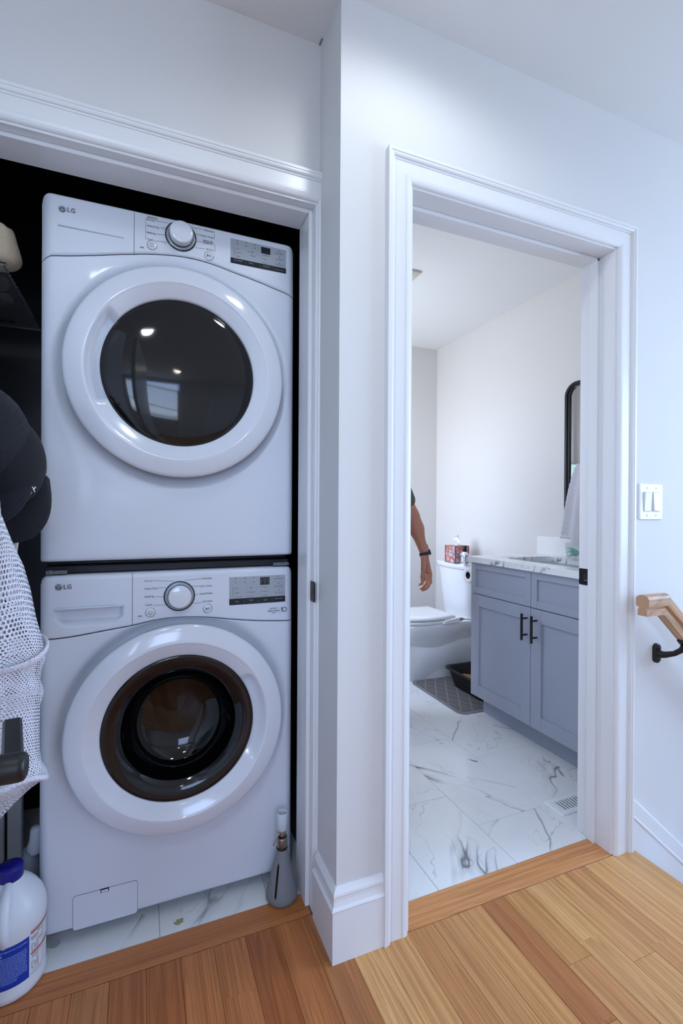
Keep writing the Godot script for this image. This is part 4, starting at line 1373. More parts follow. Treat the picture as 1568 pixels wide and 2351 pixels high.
	for i in 10:
		var row := []
		var v := i / 9.0
		for j in 15:
			var u := j / 14.0 * 2.0 - 1.0
			var w := lerpf(0.018, 0.048, sin(v * PI * 0.62)) * (1.0 if v < 0.7 else 1.0 - (v - 0.7) * 1.5)
			row.append(Vector3(0.010 * sin(u * 5.0 + v * 2.0) * (0.5 + v), 0.118 + 0.085 * v * (1.0 - 0.38 * absf(u)) , w * u))
		rows.append(row)
	b.grid(rows, 1)
	rows = []
	for i in 8:
		var row := []
		var v := i / 7.0
		for j in 9:
			var u := j / 8.0 * 2.0 - 1.0
			row.append(Vector3(-0.012 - 0.012 * v + 0.006 * cos(u * 3.0), 0.118 + 0.050 * v * (1.0 - 0.2 * absf(u)), 0.016 + (0.018 - 0.010 * v) * u))
		rows.append(row)
	b.grid(rows, 1)
	var tm := mat(Color(0.96, 0.96, 0.97), 0.9)
	tm.backlight_enabled = true
	tm.backlight = Color(0.5, 0.5, 0.5)
	tm.cull_mode = BaseMaterial3D.CULL_DISABLED
	part("tissue", b, tm, t)
	# spray bottle with a black cap
	t = thing("spray_bottle", "small white bottle with black cap and ornate label on the tank lid", "bottle", Vector3(2.055, 0.792, -2.742))
	b = MB.new()
	var rr := []
	for q in [[0.0, 0.96], [0.004, 1.0], [0.066, 1.0], [0.074, 0.94], [0.081, 0.70], [0.086, 0.50], [0.090, 0.48]]:
		var r := []
		for p in rrect(-0.022, -0.022, 0.022, 0.022, 0.009, 4): r.append(Vector3(p.x * q[1], q[0], -p.y * q[1]))
		rr.append(r)
	b.loft(rr, true, true, true, 1)
	part("bottle_body", b, M.white, t)
	b = MB.new()
	b.lathe([Vector2(0.0125, 0.088), Vector2(0.0135, 0.089), Vector2(0.0135, 0.129), Vector2(0.0125, 0.131), Vector2(0.0, 0.131)], 24)
	part("cap", b, M.black, t)
	b = MB.new()
	var lt := Transform3D(Basis(Vector3.UP, -0.95), Vector3.ZERO)
	for side in [Transform3D(Basis(Vector3.UP, 0.0), Vector3(0, 0, 0.0222)), Transform3D(Basis(Vector3.UP, -PI / 2), Vector3(-0.0222, 0, 0))]:
		for i in 26:
			var a := TAU * i / 26
			var w := 0.0016 + 0.0008 * (i % 3)
			b.box(Vector3(0.0145 * cos(a) - w, 0.038 + 0.0265 * sin(a) - w, 0), Vector3(0.0145 * cos(a) + w, 0.038 + 0.0265 * sin(a) + w, 0.0004), 0, side)
		for q in [[0.052, 0.008], [0.046, 0.006], [0.040, 0.0065], [0.034, 0.006], [0.028, 0.004]]:
			b.box(Vector3(-q[1], q[0] - 0.0006, 0), Vector3(q[1], q[0] + 0.0006, 0.0004), 0, side)
	part("label_print", b, mat(Color(0.10, 0.12, 0.22), 0.6), t)
	# toilet paper on the side of the vanity
	t = thing("toilet_roll", "white toilet paper roll on the far side of the vanity", "toilet paper", Vector3(1.815, 0.783, -2.326))
	var lie := Transform3D(Basis(Vector3.RIGHT, PI / 2), Vector3.ZERO)
	var lx := Transform3D(Basis(Vector3(0, 0, 1), PI / 2), Vector3.ZERO)
	b = MB.new()
	b.lathe([Vector2(0.021, -0.05), Vector2(0.0455, -0.05), Vector2(0.0465, -0.048), Vector2(0.0465, 0.048), Vector2(0.0455, 0.05), Vector2(0.021, 0.05), Vector2(0.021, -0.05)], 40, lx)
	part("paper", b, M.paper, t)
	b = MB.new()
	b.lathe([Vector2(0.0205, 0.0495), Vector2(0.0208, -0.0495), Vector2(0.019, -0.0495), Vector2(0.019, 0.0495)], 24, lx)
	part("core", b, mat(Color(0.20, 0.17, 0.15), 0.9), t)
	t = thing("paper_holder", "black paper holder arm through the toilet roll", "paper holder", Vector3(1.815, 0.783, -2.326))
	b = MB.new()
	b.tube([Vector3(-0.045, -0.009, 0), Vector3(0.075, -0.009, 0), Vector3(0.082, -0.009, 0.008), Vector3(0.082, -0.009, 0.048)], 0.0065, 12)
	part("arm", b, M.black, t)
	b = MB.new()
	b.lathe([Vector2(0, 0.0), Vector2(0.020, 0.0), Vector2(0.020, 0.006), Vector2(0.0, 0.007)], 20, Transform3D(Basis(Vector3.RIGHT, -PI / 2), Vector3(0.082, -0.009, 0.0505)))
	part("wall_plate", b, M.black, t)
	# litter tray on its mat
	t = thing("litter_tray", "black plastic cat litter tray between the toilet and the vanity", "litter tray", Vector3(2.05, 0.009, -2.495))
	b = MB.new()
	var lr := []
	for q in [[0.0, 0.150, 0.155], [0.006, 0.158, 0.163], [0.112, 0.185, 0.190], [0.114, 0.200, 0.205], [0.124, 0.200, 0.205], [0.124, 0.186, 0.191], [0.116, 0.182, 0.187], [0.012, 0.152, 0.157]]:
		var r := []
		for p in rrect(-q[1], -q[2], q[1], q[2], 0.05, 6): r.append(Vector3(p.x, q[0], -p.y))
		lr.append(r)
	b.loft(lr, true, true, true, -1)
	part("tray", b, M.black, t)
	b = MB.new()
	var sand := []
	for i in 18:
		var row := []
		for j in 18:
			row.append(Vector3(lerpf(-0.166, 0.166, j / 17.0), 0.050 + rng.randf() * 0.006 + 0.012 * sin(i * 0.5) * sin(j * 0.4), lerpf(0.17, -0.17, i / 17.0)))
		sand.append(row)
	b.grid(sand, 1)
	var sm := mat(Color(0.74, 0.60, 0.42), 0.95)
	var nt := NoiseTexture2D.new()
	nt.width = 256; nt.height = 256
	var fn := FastNoiseLite.new()
	fn.seed = 4; fn.frequency = 0.2
	nt.noise = fn
	var g := Gradient.new()
	g.set_color(0, Color(0.62, 0.52, 0.40)); g.set_color(1, Color(1, 1, 1))
	nt.color_ramp = g
	sm.albedo_texture = nt
	sm.uv1_triplanar = true
	sm.uv1_scale = Vector3(9, 9, 9)
	var li := part("litter", b, sm, t)
	li.set_meta("kind", "stuff")
	# mat with a diamond pattern
	t = thing("litter_mat", "grey rubber mat with pale diamond lines beside the toilet", "mat", Vector3(0, 0, 0))
	var base := mat(Color(0.42, 0.405, 0.40), 0.9)
	var rim := mat(Color(0.52, 0.53, 0.56), 0.8)
	b = MB.new()
	b.prism(rrect(1.672, -2.825, 2.20, -2.255, 0.05, 6), 0.006, Transform3D(Basis(Vector3(1, 0, 0), Vector3(0, 0, 1), Vector3(0, 1, 0)), Vector3(0, 0.0008, 0)))
	var mm := part("border", b, rim, t)
	b = MB.new()
	b.prism(rrect(1.690, -2.805, 2.18, -2.275, 0.035, 6), 0.0072, Transform3D(Basis(Vector3(1, 0, 0), Vector3(0, 0, 1), Vector3(0, 1, 0)), Vector3(0, 0.0008, 0)))
	part("pile", b, base, t)
	b = MB.new()
	var inner := PackedVector2Array(rrect(1.692, -2.803, 2.178, -2.277, 0.034, 4))
	for s in [-1.0, 1.0]:
		for k in range(-12, 13):
			var d := Vector2(0.62, 1.0 * s).normalized()
			var m0 := Vector2(1.93 + 0.078 * k, -2.54)
			var seg := Geometry2D.intersect_polyline_with_polygon(PackedVector2Array([m0 - d * 0.8, m0 + d * 0.8]), inner)
			for q in seg:
				var w := Vector2(-d.y, d.x) * (0.0035 if s < 0 else 0.002)
				var a: Vector2 = q[0]; var c: Vector2 = q[1]
				b.quad(Vector3(a.x + w.x, 0.0092, a.y + w.y), Vector3(a.x - w.x, 0.0092, a.y - w.y), Vector3(c.x - w.x, 0.0092, c.y - w.y), Vector3(c.x + w.x, 0.0092, c.y + w.y))
				b.quad(Vector3(a.x + w.x, 0.007, a.y + w.y), Vector3(a.x + w.x, 0.0092, a.y + w.y), Vector3(c.x + w.x, 0.0092, c.y + w.y), Vector3(c.x + w.x, 0.007, c.y + w.y))
				b.quad(Vector3(a.x - w.x, 0.007, a.y - w.y), Vector3(a.x - w.x, 0.0092, a.y - w.y), Vector3(c.x - w.x, 0.0092, c.y - w.y), Vector3(c.x - w.x, 0.007, c.y - w.y))
	part("diamond_ribs", b, mat(Color(0.56, 0.545, 0.53), 0.85), t)
	# floor register
	t = thing("floor_vent", "white slotted floor vent in the bathroom tiles", "vent", Vector3(1.625, 0.0, -1.412))
	b = MB.new()
	var vo := rrect(-0.145, -0.050, 0.145, 0.050, 0.008, 4)
	var vi := rrect(-0.115, -0.026, 0.115, 0.026, 0.003, 4)
	var f3 := func(poly: Array, y: float) -> Array:
		var r := []
		for p in poly: r.append(Vector3(p.x, y, -p.y))
		return r
	b.loft([f3.call(vo, 0.0005), f3.call(rrect(-0.141, -0.046, 0.141, 0.046, 0.007, 4), 0.0055), f3.call(vi, 0.0055), f3.call(vi, 0.0008)], true, false, false, -1)
	part("frame", b, M.white, t)
	b = MB.new()
	b.box(Vector3(-0.115, 0.0004, -0.026), Vector3(0.115, 0.0010, 0.026))
	part("duct", b, M.gap, t)
	for i in 16:
		b = MB.new()
		var x := -0.115 + 0.230 * (i + 0.5) / 16
		b.box(Vector3(x - 0.0036, 0.0012, -0.026), Vector3(x + 0.0036, 0.0050, 0.026), 0.0006)
		part("slat", b, M.white, t)
	# ceiling fan grille
	t = thing("exhaust_fan", "square beige exhaust fan grille on the bathroom ceiling", "exhaust fan", Vector3(1.285, CEIL, -2.455))
	var fm := mat(Color(0.83, 0.80, 0.75), 0.5)
	b = MB.new()
	var up3 := func(h: float, y: float, r: float) -> Array:
		var o2 := []
		for p in rrect(-h, -h, h, h, r, 4): o2.append(Vector3(p.x, y, -p.y))
		return o2
	b.loft([up3.call(0.105, -0.010, 0.004), up3.call(0.105, -0.020, 0.004), up3.call(0.118, -0.021, 0.010), up3.call(0.142, -0.012, 0.012), up3.call(0.145, -0.008, 0.012), up3.call(0.145, 0.0, 0.012)], true, false, false, -1)
	part("frame", b, fm, t)
	for i in 13:
		b = MB.new()
		var x := -0.105 + 0.21 * (i + 0.5) / 13
		b.box(Vector3(x - 0.006, -0.018, -0.105), Vector3(x + 0.006, -0.015, 0.105), 0.001)
		part("slat", b, fm, t)

func fabric(c: Color, rough: float, sd: int, scale := 200.0) -> StandardMaterial3D:
	var m := mat(c, rough)
	m.rim_enabled = true
	m.rim = 0.3
	m.cull_mode = BaseMaterial3D.CULL_DISABLED
	var nt := NoiseTexture2D.new()
	nt.width = 128; nt.height = 128; nt.seamless = true; nt.as_normal_map = true
	nt.bump_strength = 6.0
	var fn := FastNoiseLite.new()
	fn.seed = sd; fn.frequency = 0.12
	nt.noise = fn
	m.normal_enabled = true
	m.normal_texture = nt
	m.uv1_triplanar = true
	m.uv1_scale = Vector3.ONE * scale / 20.0
	return m

# a towel gathered at the top, opening in folds; local x is its width, z its thickness
func towel(called: String, label: String, m: Material, t: Transform3D, wt: float, wb: float, h: float, sd: int):
	var b := MB.new()
	var rings := []
	for i in 30:
		var v := i / 29.0
		var w := lerpf(wt, wb, pow(v, 0.8)) * 0.5
		var th := lerpf(0.022, 0.034, v)
		var r := []
		for j in 72:
			var a := TAU * j / 72
			var fold := 0.010 * sin(cos(a) * 9.0 + sd + v * 1.4) * (0.4 + v) + 0.0040 * sin(v * 95.0 + cos(a) * 5.0)
			var x := w * signf(cos(a)) * pow(absf(cos(a)), 0.8)
			r.append(t * Vector3(x + 0.006 * sin(v * 5 + sd), -h * v - 0.02 * v * sin(cos(a) * 6.0 + sd), th * sin(a) + fold * signf(sin(a) + 0.0001)))
		rings.append(r)
	rings.reverse()
	b.loft(rings, true, true, true, 1)
	single(called, b, m, label, "towel")

func floral() -> ImageTexture:
	var w := 256
	var h := 128
	var im := Image.create(w, h, false, Image.FORMAT_RGB8)
	im.fill(Color(0.62, 0.47, 0.44))
	var rng := RandomNumberGenerator.new()
	rng.seed = 12
	var leaf := [Color(0.55, 0.78, 0.80), Color(0.90, 0.47, 0.25), Color(0.93, 0.45, 0.36), Color(0.35, 0.68, 0.72), Color(0.72, 0.80, 0.74), Color(0.82, 0.55, 0.40)]
	for k in 90:
		var c := Vector2(rng.randf() * w, rng.randf() * h)
		var a := rng.randf() * PI
		var l := rng.randf_range(8, 20)
		var col: Color = leaf[rng.randi() % 6]
		for y in range(maxi(0, int(c.y - l)), mini(h, int(c.y + l) + 1)):
			for x in range(maxi(0, int(c.x - l)), mini(w, int(c.x + l) + 1)):
				var d := (Vector2(x, y) - c).rotated(a)
				if pow(d.x / l, 2) + pow(d.y / (l * 0.28), 2) < 1.0: im.set_pixel(x, y, col)
	for k in 22:
		var c := Vector2(rng.randf() * w, rng.randf() * h)
		var l := rng.randf_range(6, 13)
		for y in range(maxi(0, int(c.y - l)), mini(h, int(c.y + l) + 1)):
			for x in range(maxi(0, int(c.x - l)), mini(w, int(c.x + l) + 1)):
				var d := (Vector2(x, y) - c)
				var rad := l * (0.86 + 0.14 * cos(8.0 * d.angle()))
				if d.length() < rad * 0.24: im.set_pixel(x, y, Color(0.55, 0.06, 0.18))
				elif d.length() < rad: im.set_pixel(x, y, Color(0.94, 0.72, 0.86))
	return ImageTexture.create_from_image(im)

func toilet():
	var zc := -2.925
	var t := thing("toilet", "white skirted toilet with tank against the far end of the right wall", "toilet")
	# plan shape of bowl and rim: front (left) rounded, x from front to back
	var plan := func(front: float, hw: float, back: float, y: float) -> Array:
		var r := []
		var n := 20
		var rx := minf(0.30, (back - front) * 0.62)
		for i in n + 1:
			var a := PI / 2 + PI * i / n
			r.append(Vector3(front + rx + rx * cos(a), y, zc + hw * sin(a) * -1.0))
		r.append(Vector3(back, y, zc + hw * 0.90))
		r.append(Vector3(back, y, zc - hw * 0.90))
		return r
	var b := MB.new()
	var rings := [plan.call(1.63, 0.112, 2.235, 0.001), plan.call(1.628, 0.114, 2.235, 0.02), plan.call(1.625, 0.112, 2.235, 0.13), plan.call(1.612, 0.114, 2.235, 0.20), plan.call(1.585, 0.130, 2.235, 0.255), plan.call(1.560, 0.160, 2.235, 0.305), plan.call(1.545, 0.178, 2.235, 0.345), plan.call(1.54, 0.184, 2.235, 0.375), plan.call(1.54, 0.184, 2.235, 0.388), plan.call(1.548, 0.176, 2.230, 0.395)]
	b.loft(rings, true, true, true, 1)
	part("bowl", b, M.porcelain, t)
	b = MB.new()   # trapway cover: a gently swelling skirt along both sides
	for s in [-1, 1]:
		var g := []
		for i in 12:
			var row := []
			for j in 14:
				var u := j / 13.0
				var v := i / 11.0
				var top := 0.245 + 0.085 * smoothstep(0.30, 0.95, u)
				row.append(Vector3(lerpf(1.64, 2.22, u), lerpf(0.003, top, v), zc + s * (0.100 + 0.036 * sin(PI * clampf(v, 0, 1) * 0.5) * (1.0 - pow(v, 7.0)) * smoothstep(0.0, 0.25, u))))
			g.append(row)
		b.grid(g, 1, null, s < 0)
	part("skirt", b, M.porcelain, t)
	# tank
	var tk := func(x0: float, hw: float, y: float, bow: float) -> Array:
		var r := []
		for i in 13:
			var u := i / 12.0 * 2.0 - 1.0
			r.append(Vector3(x0 - bow * (1.0 - u * u) + 0.02 * pow(absf(u), 8.0), y, zc + hw * u))
		r.append(Vector3(2.235, y, zc + hw))
		r.append(Vector3(2.235, y, zc - hw))
		r.reverse()
		return r
	b = MB.new()
	b.loft([tk.call(2.110, 0.158, 0.396, 0.02), tk.call(2.105, 0.164, 0.43, 0.022), tk.call(2.090, 0.180, 0.60, 0.026), tk.call(2.080, 0.192, 0.752, 0.03)], true, true, true, 1)
	part("tank", b, M.porcelain, t)
	b = MB.new()
	b.loft([tk.call(2.072, 0.200, 0.753, 0.03), tk.call(2.068, 0.206, 0.757, 0.032), tk.call(2.066, 0.208, 0.780, 0.032), tk.call(2.070, 0.204, 0.789, 0.032), tk.call(2.080, 0.194, 0.791, 0.03)], true, true, true, 1)
	part("tank_lid", b, M.porcelain, t)
	# seat and lid
	b = MB.new()
	b.loft([plan.call(1.538, 0.184, 1.98, 0.397), plan.call(1.534, 0.187, 1.985, 0.402), plan.call(1.534, 0.187, 1.985, 0.414), plan.call(1.540, 0.182, 1.98, 0.418)], true, true, true, 1)
	part("seat", b, M.white, t)
	b = MB.new()
	b.loft([plan.call(1.538, 0.184, 1.98, 0.4215), plan.call(1.530, 0.190, 1.985, 0.427), plan.call(1.530, 0.190, 1.985, 0.438), plan.call(1.540, 0.182, 1.98, 0.446), plan.call(1.60, 0.13, 1.95, 0.449)], true, true, true, 1)
	part("seat_lid", b, M.white, t)
	# bidet nozzle body, brass connector and hose
	b = MB.new()
	b.prism([Vector2(1.875, 0.398), Vector2(2.005, 0.400), Vector2(2.010, 0.432), Vector2(1.97, 0.428), Vector2(1.905, 0.420), Vector2(1.885, 0.412)], 0.05, Transform3D(Basis(), Vector3(0, 0, zc + 0.148)))
	part("bidet_unit", b, M.white, t)
	b = MB.new()
	var cx := Vector3(2.010, 0.416, zc + 0.178)
	b.tube([cx, cx + Vector3(0.022, 0, 0)], 0.0125, 8)
	b.tube([cx + Vector3(0.022, 0, 0), cx + Vector3(0.034, 0, 0)], 0.0085, 12)
	b.tube([cx + Vector3(0.034, 0, 0), cx + Vector3(0.044, -0.001, 0)], 0.006, 12)
	part("hose_connector", b, mat(Color(0.55, 0.50, 0.42), 0.35, 0.9), t)
	b = MB.new()
	b.tube([cx + Vector3(0.040, 0, 0), cx + Vector3(0.07, -0.004, 0.004), cx + Vector3(0.11, -0.004, 0.012), cx + Vector3(0.14, 0.002, 0.016), cx + Vector3(0.168, -0.04, 0.02), cx + Vector3(0.17, -0.25, 0.02)], 0.005, 10)
	part("bidet_hose", b, mat(Color(0.86, 0.86, 0.86), 0.35), t)

func hall_things():
	# switch
	var t := thing("light_switch", "white double rocker switch plate right of the bathroom door", "light switch", Vector3(1.648, 1.197, WZ))
	var b := MB.new()
	b.prism(rrect(-0.0585, -0.0625, 0.0585, 0.0625, 0.004, 4), 0.006, Transform3D(), false, 0.002)
	part("plate", b, M.white, t)
	for s in [-1, 1]:
		b = MB.new()
		b.box(Vector3(s * 0.023 - 0.0178, -0.0345, 0.0058), Vector3(s * 0.023 + 0.0178, 0.0345, 0.0068), 0.0004)
		var f := part("rocker_frame", b, mat(Color(0.70, 0.70, 0.72), 0.5), t)
		b = MB.new()
		b.box(Vector3(-0.0165, -0.033, -0.004), Vector3(0.0165, 0.033, 0.004), 0.001, Transform3D(Basis(Vector3.RIGHT, -0.07 * s), Vector3(s * 0.023, 0, 0.0072)))
		part("rocker", b, M.white, f)
		for y in [-0.048, 0.048]:
			b = MB.new()
			b.lathe([Vector2(0.003, 0.0), Vector2(0.003, 0.0008), Vector2(0.0, 0.0011)], 12, Transform3D(Basis(Vector3.RIGHT, PI / 2), Vector3(s * 0.023, y, 0.0058)))
			part("screw", b, mat(Color(0.80, 0.80, 0.81), 0.3), t)
	# handrail
	t = thing("handrail", "pale oak handrail descending along the wall right of the door", "handrail")
	var cr := [Vector2(-0.016, 0.0), Vector2(0.016, 0.0), Vector2(0.016, 0.020), Vector2(0.012, 0.024), Vector2(0.012, 0.027), Vector2(0.0215, 0.031), Vector2(0.0225, 0.040), Vector2(0.022, 0.055), Vector2(0.017, 0.063), Vector2(0.006, 0.0675), Vector2(-0.006, 0.0675), Vector2(-0.017, 0.063), Vector2(-0.022, 0.055), Vector2(-0.0225, 0.040), Vector2(-0.0215, 0.031), Vector2(-0.012, 0.027), Vector2(-0.012, 0.024), Vector2(-0.016, 0.020)]
	var ang := atan(0.882)
	var rz := -1.067
	var kx := 1.580
	var top := 0.824
	var rail := func(x: float, y: float, shear: float, up: float) -> Array:
		var r := []
		for p in cr: r.append(Vector3(x + shear * p.y, y + p.y * up, rz + p.x))
		return r
	var dx := -0.882
	var mit: float = tan(ang / 2)
	b = MB.new()
	b.loft([rail.call(1.497, top, 0.0, 1.0), rail.call(kx, top, mit * 1.0, 1.0)], true, true, true, -1, true, 0.15, 0.2)
	part("level_piece", b, M.rail, t)
	b = MB.new()
	b.loft([rail.call(kx, top, mit, 1.0), rail.call(3.2, top + dx * (3.2 - kx), mit, 1.0)], true, true, true, -1, true, 0.15, 1.2)
	part("sloping_piece", b, M.rail, t)
	t = thing("handrail_bracket", "black cast handrail bracket screwed to the wall", "bracket", Vector3(1.682, 0.668, WZ))
	b = MB.new()
	b.prism(rrect(-0.016, -0.040, 0.016, 0.028, 0.0155, 6), 0.012, Transform3D(), false, 0.003)
	part("wall_plate", b, M.black, t)
	b = MB.new()
	b.tube([Vector3(0, -0.008, 0.008), Vector3(0.008, -0.006, 0.030), Vector3(0.018, 0.004, 0.055), Vector3(0.024, 0.020, 0.074), Vector3(0.026, 0.034, 0.083)], [0.015, 0.011, 0.009, 0.0095, 0.012], 12)
	part("arm", b, M.black, t)
	b = MB.new()
	b.box(Vector3(-0.026, -0.005, -0.015), Vector3(0.026, 0.004, 0.015), 0.003, Transform3D(Basis(Vector3(0, 0, 1), -ang), Vector3(0.027, 0.040, WZ * -1.0 + rz)))
	part("saddle", b, M.black, t)
	for y in [0.014, -0.028]:
		b = MB.new()
		b.lathe([Vector2(0.0045, 0.0), Vector2(0.0045, 0.002), Vector2(0.0, 0.0035)], 12, Transform3D(Basis(Vector3.RIGHT, PI / 2), Vector3(0, y, 0.0115)))
		part("screw", b, M.satin, t)

# ---------- closet ----------
func closet_things():
	var b := MB.new()
	# bleach jug
	var C := Vector3(-0.298, 0.0016, -1.40)
	var t := thing("bleach_jug", "white plastic bleach jug with blue cap and blue warning label on the threshold", "jug", C)
	b.lathe([Vector2(0.0, 0.004), Vector2(0.060, 0.002), Vector2(0.072, 0.0), Vector2(0.0765, 0.006), Vector2(0.0770, 0.018), Vector2(0.0755, 0.024), Vector2(0.0755, 0.142), Vector2(0.0770, 0.150), Vector2(0.0775, 0.165), Vector2(0.0758, 0.182), Vector2(0.0700, 0.200), Vector2(0.0605, 0.217), Vector2(0.0480, 0.233), Vector2(0.0355, 0.245), Vector2(0.0265, 0.251), Vector2(0.0240, 0.268)], 64)
	var plastic := mat(Color(0.90, 0.92, 0.95), 0.35)
	part("jug_body", b, plastic, t)
	var cd := Vector3(0.208, 0, 0.978)
	var rp := Vector3(0.978, 0, -0.208)
	b = MB.new()   # moulded grip standing out from the shoulder
	var hp := []
	for q in [[0.248, 0.026], [0.242, 0.050], [0.226, 0.068], [0.200, 0.0800], [0.174, 0.0835], [0.152, 0.0790], [0.140, 0.070]]:
		var d := (cd * 0.985 - rp * 0.17)
		hp.append(d * q[1] + Vector3(0, q[0], 0))
	b.tube(hp, [0.010, 0.0115, 0.0125, 0.0125, 0.012, 0.011, 0.009], 14)
	part("grip", b, plastic, t)
	b = MB.new()
	var cap := []
	for q in [[0.0265, 0.251], [0.0275, 0.254], [0.0275, 0.277], [0.0262, 0.281], [0.001, 0.282]]:
		var r := []
		for j in 72:
			var a := TAU * j / 72
			var k: float = q[0] * (1.0 - (0.022 if j % 2 == 0 and q[1] < 0.279 else 0.0))
			r.append(Vector3(k * cos(a), q[1], -k * sin(a)))
		cap.append(r)
	b.loft(cap, true, true, true, 1)
	part("screw_cap", b, mat(Color(0.06, 0.05, 0.52), 0.4), t)
	var R := 0.0759
	var wrap := func(p: Vector3) -> Vector3:
		var a := p.x / R + 0.16
		return (cd * cos(a) + rp * sin(a)) * (R + p.z) + Vector3(0, p.y, 0)
	var patch := func(x0: float, x1: float, y0: float, y1: float, z: float, mb: MB):
		var n := maxi(2, int(absf(x1 - x0) / 0.004))
		for i in n:
			var a := lerpf(x0, x1, float(i) / n); var c := lerpf(x0, x1, (i + 1.0) / n)
			mb.quad(wrap.call(Vector3(a, y0, z)), wrap.call(Vector3(c, y0, z)), wrap.call(Vector3(c, y1, z)), wrap.call(Vector3(a, y1, z)), 1)
	b = MB.new()
	patch.call(-0.115, 0.027, 0.038, 0.136, 0.0002, b)
	var lab := part("label", b, mat(Color(0.05, 0.22, 0.66), 0.45), t)
	b = MB.new()
	b.text("KEEP OUT OF REACH OF CHILDREN", Vector3(-0.016, 0.127, 0.0003), 0.076, Transform3D(), 0.0003, true, wrap)
	b.text("DANGER", Vector3(-0.041, 0.119, 0.0003), 0.026, Transform3D(), 0.0003, true, wrap)
	var rng := RandomNumberGenerator.new()
	rng.seed = 3
	for i in 22:
		var y := 0.1125 - 0.0029 * i
		var x := -0.054
		while x < 0.020 - (0.02 if i > 18 else 0.0):
			var w := rng.randf_range(0.002, 0.007)
			patch.call(x, minf(x + w, 0.022), y - 0.0006, y + 0.0006, 0.0004, b)
			x += w + 0.0012
	part("label_lettering", b, mat(Color(0.55, 0.68, 0.92), 0.6), lab)
	b = MB.new()
	for y in [0.1385, 0.089]:
		patch.call(0.031, 0.10, y - 0.002, y + 0.002, 0.0003, b)
	patch.call(0.0505, 0.0512, 0.046, 0.1365, 0.0004, b)
	patch.call(0.068, 0.0686, 0.046, 0.1365, 0.0004, b)
	patch.call(0.031, 0.10, 0.0450, 0.0456, 0.0003, b)
	part("label_bands", b, mat(Color(0.80, 0.28, 0.14), 0.5), lab)
	b = MB.new()
	for q in [[0.1470, 0.031, 0.10], [0.1435, 0.031, 0.10], [0.128, 0.031, 0.049], [0.1245, 0.031, 0.049], [0.121, 0.034, 0.047], [0.083, 0.033, 0.049], [0.079, 0.033, 0.049], [0.130, 0.053, 0.066], [0.112, 0.053, 0.066], [0.108, 0.054, 0.065], [0.082, 0.053, 0.066], [0.040, 0.031, 0.062]]:
		var x: float = q[1]
		while x < q[2]:
			var w := rng.randf_range(0.002, 0.005)
			patch.call(x, minf(x + w, q[2]), q[0] - 0.0006, q[0] + 0.0006, 0.0004, b)
			x += w + 0.001
	for y in [0.094, 0.052]:
		for q in [[0.0335, 0.0343, 0.0, 0.017], [0.0473, 0.0481, 0.0, 0.021], [0.0335, 0.0481, 0.0, 0.0008], [0.0335, 0.040, 0.0162, 0.017], [0.038, 0.046, 0.009, 0.0098], [0.041, 0.0418, 0.004, 0.014]]:
			patch.call(q[0], q[1], y + q[2], y + q[3], 0.0005, b)
	part("label_print", b, mat(Color(0.22, 0.23, 0.30), 0.6), lab)
	# detergent bottle behind the jug
	t = thing("detergent_bottle", "grey translucent detergent bottle with tilted clear cap behind the bleach jug", "bottle", Vector3(-0.288, 0.0, -1.57))
	b = MB.new()
	var rr := []
	for q in [[0.0, 0.033, 0.075], [0.004, 0.036, 0.08], [0.13, 0.036, 0.08], [0.155, 0.034, 0.074], [0.178, 0.027, 0.055], [0.192, 0.020, 0.030], [0.200, 0.017, 0.019], [0.208, 0.017, 0.018]]:
		var r := []
		for j in 40:
			var a := TAU * j / 40
			r.append(Vector3(q[1] * signf(cos(a)) * pow(absf(cos(a)), 0.8), q[0], -q[2] * signf(sin(a)) * pow(absf(sin(a)), 0.8)))
		rr.append(r)
	b.loft(rr, true, true, true, 1)
	part("bottle_body", b, mat(Color(0.60, 0.64, 0.70), 0.25), t)
	b = MB.new()
	b.lathe([Vector2(0.019, 0.200), Vector2(0.021, 0.206), Vector2(0.020, 0.222), Vector2(0.0165, 0.232), Vector2(0.0155, 0.262), Vector2(0.013, 0.268), Vector2(0.0, 0.270)], 28, Transform3D(Basis(Vector3(0, 0, 1), -0.06), Vector3(0.0, 0.0, 0.0)) )
	part("cap", b, mat(Color(0.86, 0.90, 0.95), 0.2), t)
	b = MB.new()
	for i in 9:
		var y := 0.145 - 0.0065 * i
		var r0 := []; var r1 := []
		for j in 40:
			var a := TAU * j / 40
			var p := Vector3(0.0364 * signf(cos(a)) * pow(absf(cos(a)), 0.8), y, -0.0804 * signf(sin(a)) * pow(absf(sin(a)), 0.8))
			r0.append(p * Vector3(0.97 if i == 0 else 1.0, 1, 0.97 if i == 0 else 1.0)); r1.append(p + Vector3(0, 0.0016, 0))
		b.loft([r0, r1], true, false, false, 1)
	part("label_lines", b, mat(Color(0.12, 0.13, 0.18), 0.5), t)
	# soap dispenser in the right corner
	t = thing("soap_dispenser", "grey cone shaped soap dispenser with steel pump beside the washer", "dispenser", Vector3(0.388, 0.0016, -1.392))
	b = MB.new()
	b.lathe([Vector2(0.0, 0.001), Vector2(0.036, 0.0), Vector2(0.043, 0.003), Vector2(0.0468, 0.010), Vector2(0.0470, 0.020), Vector2(0.0440, 0.035), Vector2(0.0350, 0.070), Vector2(0.0255, 0.107), Vector2(0.0175, 0.140), Vector2(0.0158, 0.149), Vector2(0.0135, 0.151)], 56)
	part("cone_body", b, mat(Color(0.50, 0.51, 0.53), 0.55), t)
	b = MB.new()
	b.lathe([Vector2(0.0165, 0.149), Vector2(0.0172, 0.152), Vector2(0.0165, 0.156), Vector2(0.012, 0.157), Vector2(0.0105, 0.184), Vector2(0.0125, 0.185), Vector2(0.0125, 0.189), Vector2(0.0, 0.189)], 32)
	part("rubber_seal", b, M.black, t)
	b = MB.new()
